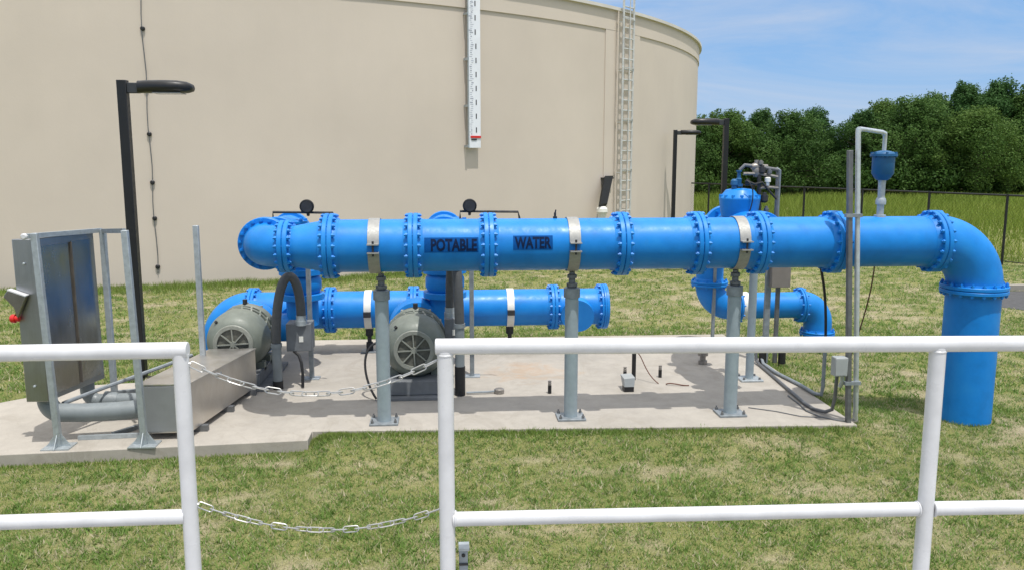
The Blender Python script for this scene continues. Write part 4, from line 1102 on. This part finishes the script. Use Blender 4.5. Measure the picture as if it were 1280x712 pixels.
# ------------------------------------------------------------------ lights
def lamp():
    t_ = thing('light_pole', 'black square light pole rising behind the steel trough at left, lamp pointing right', 'light pole', (-3.99, 11.1, 0), group='black area light poles')
    ML().box((0, 0, 1.9), (.115, .115, 3.86)).build('pole', 'black_paint', t_, bev=.006)
    ML().box((0, 0, .012), (.26, .26, .024)).build('base_plate', 'black_paint', t_)
    ML().box((.13, 0, 3.735), (.17, .06, .13)).build('arm', 'dark_lamp', t_, bev=.01)
    hd = ML()
    secs = [(.19, .07, .085, .075), (.30, .13, .09, .075), (.50, .19, .092, .075), (.68, .19, .088, .072), (.78, .15, .075, .07), (.845, .10, .045, .05), (.86, .06, .01, .02)]
    vs, fs = [], []
    for (x, w_, up, dn) in secs:
        for k_ in range(16):
            a = 2 * PI * k_ / 16; cy_, cz_ = math.cos(a), math.sin(a)
            vs.append((x, w_ * math.copysign(abs(cy_) ** .7, cy_), 3.74 + (up if cz_ > 0 else dn) * math.copysign(abs(cz_) ** .6, cz_) * (1 if cz_ > 0 else .9)))
    for i in range(len(secs) - 1):
        for k_ in range(16):
            k2 = (k_ + 1) % 16; fs.append((i * 16 + k_, i * 16 + k2, (i + 1) * 16 + k2, (i + 1) * 16 + k_))
    fs += [tuple(range(15, -1, -1)), tuple((len(secs) - 1) * 16 + k_ for k_ in range(16))]
    hd.add(vs, fs); h_ = hd.build('lamp_head', 'black_paint', t_, ang=50)
    ML().box((.56, 0, 3.672), (.34, .26, .012)).build('lens', 'lamp_lens', h_)
    return t_
M['dark_lamp'] = simple('grey lamp arm', (.035, .037, .04), .4, var=.15)
l1 = lamp()
dup(l1, (6.70, 20.0, -.05), 'black light pole between the tank and the trees, lamp pointing left', PI)
dup(l1, (7.66, 28.0, -.08), 'smaller distant black light pole in front of the tank right edge')

# ------------------------------------------------------------------ fence
fence = thing('chain_link_fence', 'black chain link fence with thin posts in front of the meadow', 'fence', (12, 26, 0))
fp = [V((9.0 + i * 1.218 * .98, 33.3 - i * 1.55 * 1.28, 0)) for i in range(-2, 9)]
fp = []
for i in range(-3, 9):
    X = 14.93 - i * 1.0; Y = 21.45 + i * 1.98
    fp.append(V((X, Y, 0)))
FH = 1.86
for p in fp:
    pm = MB().cyl(p, p + V((0, 0, FH + .03)), .034, n=10).build('post', 'fence', fence)
MB().cyl(fp[0] + V((0, 0, FH)), fp[-1] + V((0, 0, FH)), .026, n=10).build('top_rail', 'fence', fence)
MB().cyl(fp[0] + V((0, 0, .1)), fp[-1] + V((0, 0, .1)), .012, n=8).build('bottom_wire', 'fence', fence)
fm = MB(); L = (fp[-1] - fp[0]).length; d = (fp[-1] - fp[0]) / L; nrm = V((-d.y, d.x, 0)); k_ = 0.; hgt = FH - .06
u = -hgt
while u < L:
    for s in (0, 1):
        ua, ub = (u, u + hgt) if s == 0 else (u + hgt, u)
        za, zb = .04, .04 + hgt
        # clip to the panel
        pts = []
        for (uu, zz) in ((ua, za), (ub, zb)):
            pts.append([uu, zz])
        (x0, y0), (x1, y1) = pts
        def clipu(a, b, lim):
            f_ = (lim - a[0]) / (b[0] - a[0]); return [lim, a[1] + (b[1] - a[1]) * f_]
        a_, b2 = [x0, y0], [x1, y1]
        if max(x0, x1) <= 0 or min(x0, x1) >= L: continue
        if a_[0] < 0: a_ = clipu(a_, b2, 0.)
        if b2[0] < 0: b2 = clipu(b2, a_, 0.)
        if a_[0] > L: a_ = clipu(a_, b2, L)
        if b2[0] > L: b2 = clipu(b2, a_, L)
        A = fp[0] + d * a_[0] + V((0, 0, a_[1])) + nrm * (.004 if s else -.004); B = fp[0] + d * b2[0] + V((0, 0, b2[1])) + nrm * (.004 if s else -.004)
        t_ = (B - A).normalized(); w1 = t_.cross(nrm) * .0013; w2 = nrm * .0013
        fm.add([A + w1, A - w1 * .5 + w2, A - w1 * .5 - w2, B + w1, B - w1 * .5 + w2, B - w1 * .5 - w2], [(0, 1, 4, 3), (1, 2, 5, 4), (2, 0, 3, 5)])
    u += .10
fm.build('mesh_fabric', 'fence', fence)

# ------------------------------------------------------------------ white railings and chains
def railing(name, label, segs):
    pass
RT, RL, RR = 2.335, 1.818, .0245
rl = thing('guard_rail', 'short white pipe guard rail section entering from the left edge', 'railing', (-.783, 2.5, 1.26), group='white pipe guard rails on the dock')
MB().cyl((-6.0, 2.5, RT), (-.763, 2.5, RT), RR, n=32).build('top_rail', 'white_paint', rl, bev=.003)
MB().cyl((-.785, 2.5, 1.26), (-.785, 2.5, RT - .012), RR - .001, n=32).build('post', 'white_paint', rl)
MB().cyl((-6.0, 2.5, RL), (-.80, 2.5, RL), RR - .002, n=32).build('mid_rail', 'white_paint', rl)
for x in (-2.4, -4.0, -5.6): MB().cyl((x, 2.5, 1.26), (x, 2.5, RT - .012), RR - .001, n=32).build('post', 'white_paint', rl)
rr = thing('guard_rail', 'long white pipe guard rail crossing the right half of the view', 'railing', (0, 2.5, 1.26), group='white pipe guard rails on the dock')
def rp(x): return (x, 2.5 - .045 * x)
def rpt(x, z): return V((rp(x)[0], rp(x)[1], z))
MB().cyl(rpt(-.036, 2.332), rpt(6.5, 2.318), RR, n=32).build('top_rail', 'white_paint', rr, bev=.003)
MB().cyl(rpt(.012, 1.781), rpt(1.485, 1.793), RR - .002, n=32).build('mid_rail', 'white_paint', rr)
MB().cyl(rpt(1.535, 1.794), rpt(6.5, 1.80), RR - .002, n=32).build('mid_rail', 'white_paint', rr)
for x in (-.006, 1.51, 3.03, 4.55, 6.07):
    po = MB().cyl(rpt(x, 1.26), rpt(x, 2.318), RR, n=32).build('post', 'white_paint', rr)
for x, z, ax in ((1.51, 1.793, (1, -.045, 0)), (-.006, 1.783, (1, -.045, 0)), (1.51, 2.297, (0, 0, 1)), (-.006, 2.297, (0, 0, 1))):
    hz = ax[2] == 0; wl = MB()
    if hz and x > 1:
        wl.ring(rpt(x - .026, z), ax, RR + .0015, RR * .5, .006, 24, .002); wl.build('weld', 'white_paint', rr); wl = MB(); wl.ring(rpt(x + .026, z), ax, RR + .0015, RR * .5, .006, 24, .002)
    elif hz: wl.ring(rpt(x + .026, z), ax, RR + .0015, RR * .5, .006, 24, .002)
    else: wl.ring(rpt(x, z + .01), ax, RR + .0018, RR * .5, .007, 24, .002)
    wl.build('weld', 'white_paint', rr)
t = thing('gate_bracket', 'small grey galvanised bracket standing beside the white rail post at the bottom', 'bracket', (.045, 2.56, 1.26))
MB().add([(.03, 2.53, 1.26), (.058, 2.53, 1.26), (.058, 2.57, 1.26), (.03, 2.57, 1.26), (.03, 2.53, 1.66), (.058, 2.53, 1.66), (.058, 2.57, 1.66), (.03, 2.57, 1.66)],
         [(3, 2, 1, 0), (4, 5, 6, 7), (0, 1, 5, 4), (1, 2, 6, 5), (2, 3, 7, 6), (3, 0, 4, 7)]).build('channel', 'galv_dull', t, bev=.002)
MB().box((.046, 2.55, 1.665), (.034, .05, .008)).build('top_lip', 'galv', t)
MB().lathe((.044, 2.529, 1.645), (0, -1, 0), [(0, .006), (.003, .006)], 12).build('bolt_hole', 'rubber', t)
MB().box((.044, 2.528, 1.615), (.03, .006, .006)).build('seam', 'dark_iron', t)

def chain(label, p, q, sag):
    p, q = V(p), V(q); n_ = int((q - p).length * 1.06 / .038)
    mb = MB(); base = (p + q) / 2
    pts = [p + (q - p) * (i / n_) - V((0, 0, sag * 4 * (i / n_) * (1 - i / n_))) for i in range(n_ + 1)]
    for i in range(n_):
        a, b2 = pts[i], pts[i + 1]; c = (a + b2) / 2; t_ = (b2 - a).normalized()
        side = t_.cross(V((0, 0, 1))).normalized(); upv = side.cross(t_)
        sd = side if i % 2 else upv
        sd = (sd * math.cos(.45) + (upv if i % 2 else side) * math.sin(.45) * (1 if i % 3 else -1)).normalized()
        Lh, Wd = .0245, .0088; loop = []
        for j in range(8): 
            an = -PI / 2 + PI * j / 7; loop.append(c + t_ * (Lh - Wd + Wd * math.cos(an)) + sd * Wd * math.sin(an))
        for j in range(8):
            an = PI / 2 + PI * j / 7; loop.append(c + t_ * (-(Lh - Wd) + Wd * math.cos(an)) + sd * Wd * math.sin(an))
        loop.append(loop[0]); loop.append(loop[1])
        mb.tube(loop, .0020, 6, False)
    # hooks into the posts
    mb.tube([p, p + V((-.02, 0, .006))], .004, 6); mb.tube([q, q + V((.02, 0, .006))], .004, 6)
    o = mb.build('safety_chain', 'chain', loc=base); return tag(o, label, 'chain', 'galvanised chains across the rail opening')
M['chain'] = simple('bright galvanised chain', (.44, .44, .43), .4, .55, var=.2, scale=60)
chain('upper galvanised chain sagging across the gap between the white rails', (-.757, 2.5, 2.293), (-.032, 2.499, 2.29), .098)
chain('lower galvanised chain sagging across the gap between the white rails', (-.757, 2.5, 1.855), (-.032, 2.499, 1.815), .075)

# ------------------------------------------------------------------ trees
def leaf_cloud(rng, centres, radii, n, size, flat=.8):
    """leaf-clump quads spread through blobs, denser near each blob's skin"""
    k = rng.choice(len(centres), n, p=np.array([r ** 2 for r in radii]) / sum(r ** 2 for r in radii))
    d = rng.normal(size=(n, 3)); d /= np.linalg.norm(d, axis=1)[:, None]
    rad = np.array(radii)[k] * (1 - .55 * rng.random(n) ** 2.2) * (.82 + .36 * rng.random(n)) * (1 + np.where(rng.random(n) < .05, rng.exponential(.12, n), 0))
    c = np.array(centres)[k] + d * rad[:, None] * np.array([1, 1, flat])
    nrm = d + rng.normal(size=(n, 3)) * .75; nrm /= np.linalg.norm(nrm, axis=1)[:, None]
    a = np.cross(nrm, rng.normal(size=(n, 3))); a /= np.linalg.norm(a, axis=1)[:, None] + 1e-9
    b = np.cross(nrm, a)
    s = size * rng.uniform(.55, 1.35, n)[:, None]
    bend = nrm * s * rng.uniform(-.25, .25, n)[:, None]
    v = np.stack([c - a * s, c + b * s * .62 + bend, c + a * s, c - b * s * .62 + bend], 1)
    return v.reshape(-1, 3), np.arange(4 * n).reshape(n, 4)
def make_tree(seed, label, H, Wd, nleaf):
    rng = np.random.default_rng(seed); rd = random.Random(seed)
    t_ = thing('broadleaf_tree', label, 'tree', (0, 0, 0), group='trees of the wood edge')
    tm = ML(); top = H * .72
    path = [V((0, 0, -.2)), V((rd.uniform(-.1, .1), rd.uniform(-.1, .1), H * .25)), V((rd.uniform(-.3, .3), rd.uniform(-.3, .3), H * .5)), V((rd.uniform(-.4, .4), rd.uniform(-.4, .4), top))]
    tm.tube(path, [.24, .19, .13, .05], 9)
    cen, rad = [], []
    nb = 34
    for i in range(nb):
        z = H * (.18 + .72 * (i + .5) / nb) ; prof = math.sin(PI * min(1, max(.12, (z / H - .02)) ** .8)) ** .6
        a = i * 2.4 + rd.uniform(-.5, .5); r = Wd * .5 * prof * rd.uniform(.35, .95)
        if i > nb - 5: r *= .45
        c = V((r * math.cos(a), r * math.sin(a), z)); cen.append(tuple(c)); rad.append(Wd * rd.uniform(.09, .19))
        root = path[1].lerp(path[3], min(1, max(0, (z / H - .3) / .6)))
        tm.tube([root, root.lerp(c, .55) + V((0, 0, -.1)), c], [.07, .045, .015], 6)
    cen.append((path[3].x, path[3].y, H * .86)); rad.append(Wd * .17)
    for _ in range(70):       # small outlying sprays break the outline
        i = rd.randrange(nb); a = rd.uniform(0, 2 * PI)
        cen.append((cen[i][0] + math.cos(a) * rad[i] * 1.2, cen[i][1] + math.sin(a) * rad[i] * 1.05, min(H * 1.0, cen[i][2] + rad[i] * rd.uniform(-.3, 1.15)))); rad.append(Wd * rd.uniform(.022, .062))
    tm.build('trunk', 'bark', t_)
    v, f = leaf_cloud(rng, cen, rad, nleaf, .09, 1.1)
    o = np_mesh('crown', v, f, 'leaf'); o.parent = t_
    return t_
protos = [make_tree(s_, 'x', H, Wd, 34000) for s_, H, Wd in ((1, 9., 6.6), (2, 9.5, 5.6), (3, 8.2, 7.2), (4, 10., 6.2))]
c_, s_ = math.cos(YAW), math.sin(YAW)
def at_px(px_, dep):           # ground point seen at photo column px_ at depth dep
    l = (px_ - 640) / F1280 * dep
    return (l * c_ + dep * s_, -l * s_ + dep * c_)
# photo column, depth, height, proto, label
TREES = [(868, 62, 6.3, 2, 'low leafy tree half hidden by the right edge of the tank'),
         (908, 63, 7.0, 0, 'rounded leafy tree directly behind the lamp of the middle light pole'),
         (945, 65, 7.3, 3, 'leafy tree just right of the middle light pole'),
         (985, 61, 6.6, 2, 'broad low tree behind the control valve tubing'),
         (1012, 66, 7.4, 1, 'narrow tree standing left of the notch of sky in the wood'),
         (1070, 64, 7.2, 3, 'tree right of the sky notch, behind the tall strut and conduit pair'),
         (1098, 67, 8.0, 0, 'leafy tree right behind the small blue air release valve'),
         (1136, 62, 7.6, 2, 'broad tree filling the wood just right of the air release valve'),
         (1158, 69, 8.8, 1, 'slender tree on the rise left of the tallest trees'),
         (1192, 66, 9.4, 3, 'first of the tallest trees, above the right hand pipe elbow'),
         (1238, 67, 9.7, 1, 'highest tree of the wood, near the right edge'),
         (1282, 65, 9.2, 0, 'tall tree cut by the right edge of the view'),
         (1215, 60, 6.8, 2, 'lower bushy tree in front of the tallest trees')]
used = set()
for px_, dep, H, pi_, lab in TREES:
    x, y = at_px(px_, dep); pr = protos[pi_]; h0 = (9., 9.5, 8.2, 10.)[pi_]
    H -= .75; sc = H / h0; sxy = sc * (1.15 if H < 8 else 1.05)
    rz = random.uniform(0, 6.28)
    if pi_ in used: t_ = dup(pr, (x, y, 0), lab, rz, (sxy, sxy, sc))
    else:
        used.add(pi_); t_ = pr; t_.location = (x, y, 0); t_['label'] = lab; t_.rotation_euler = (0, 0, rz); t_.scale = (sxy, sxy, sc)
# undergrowth and the mass of the wood behind
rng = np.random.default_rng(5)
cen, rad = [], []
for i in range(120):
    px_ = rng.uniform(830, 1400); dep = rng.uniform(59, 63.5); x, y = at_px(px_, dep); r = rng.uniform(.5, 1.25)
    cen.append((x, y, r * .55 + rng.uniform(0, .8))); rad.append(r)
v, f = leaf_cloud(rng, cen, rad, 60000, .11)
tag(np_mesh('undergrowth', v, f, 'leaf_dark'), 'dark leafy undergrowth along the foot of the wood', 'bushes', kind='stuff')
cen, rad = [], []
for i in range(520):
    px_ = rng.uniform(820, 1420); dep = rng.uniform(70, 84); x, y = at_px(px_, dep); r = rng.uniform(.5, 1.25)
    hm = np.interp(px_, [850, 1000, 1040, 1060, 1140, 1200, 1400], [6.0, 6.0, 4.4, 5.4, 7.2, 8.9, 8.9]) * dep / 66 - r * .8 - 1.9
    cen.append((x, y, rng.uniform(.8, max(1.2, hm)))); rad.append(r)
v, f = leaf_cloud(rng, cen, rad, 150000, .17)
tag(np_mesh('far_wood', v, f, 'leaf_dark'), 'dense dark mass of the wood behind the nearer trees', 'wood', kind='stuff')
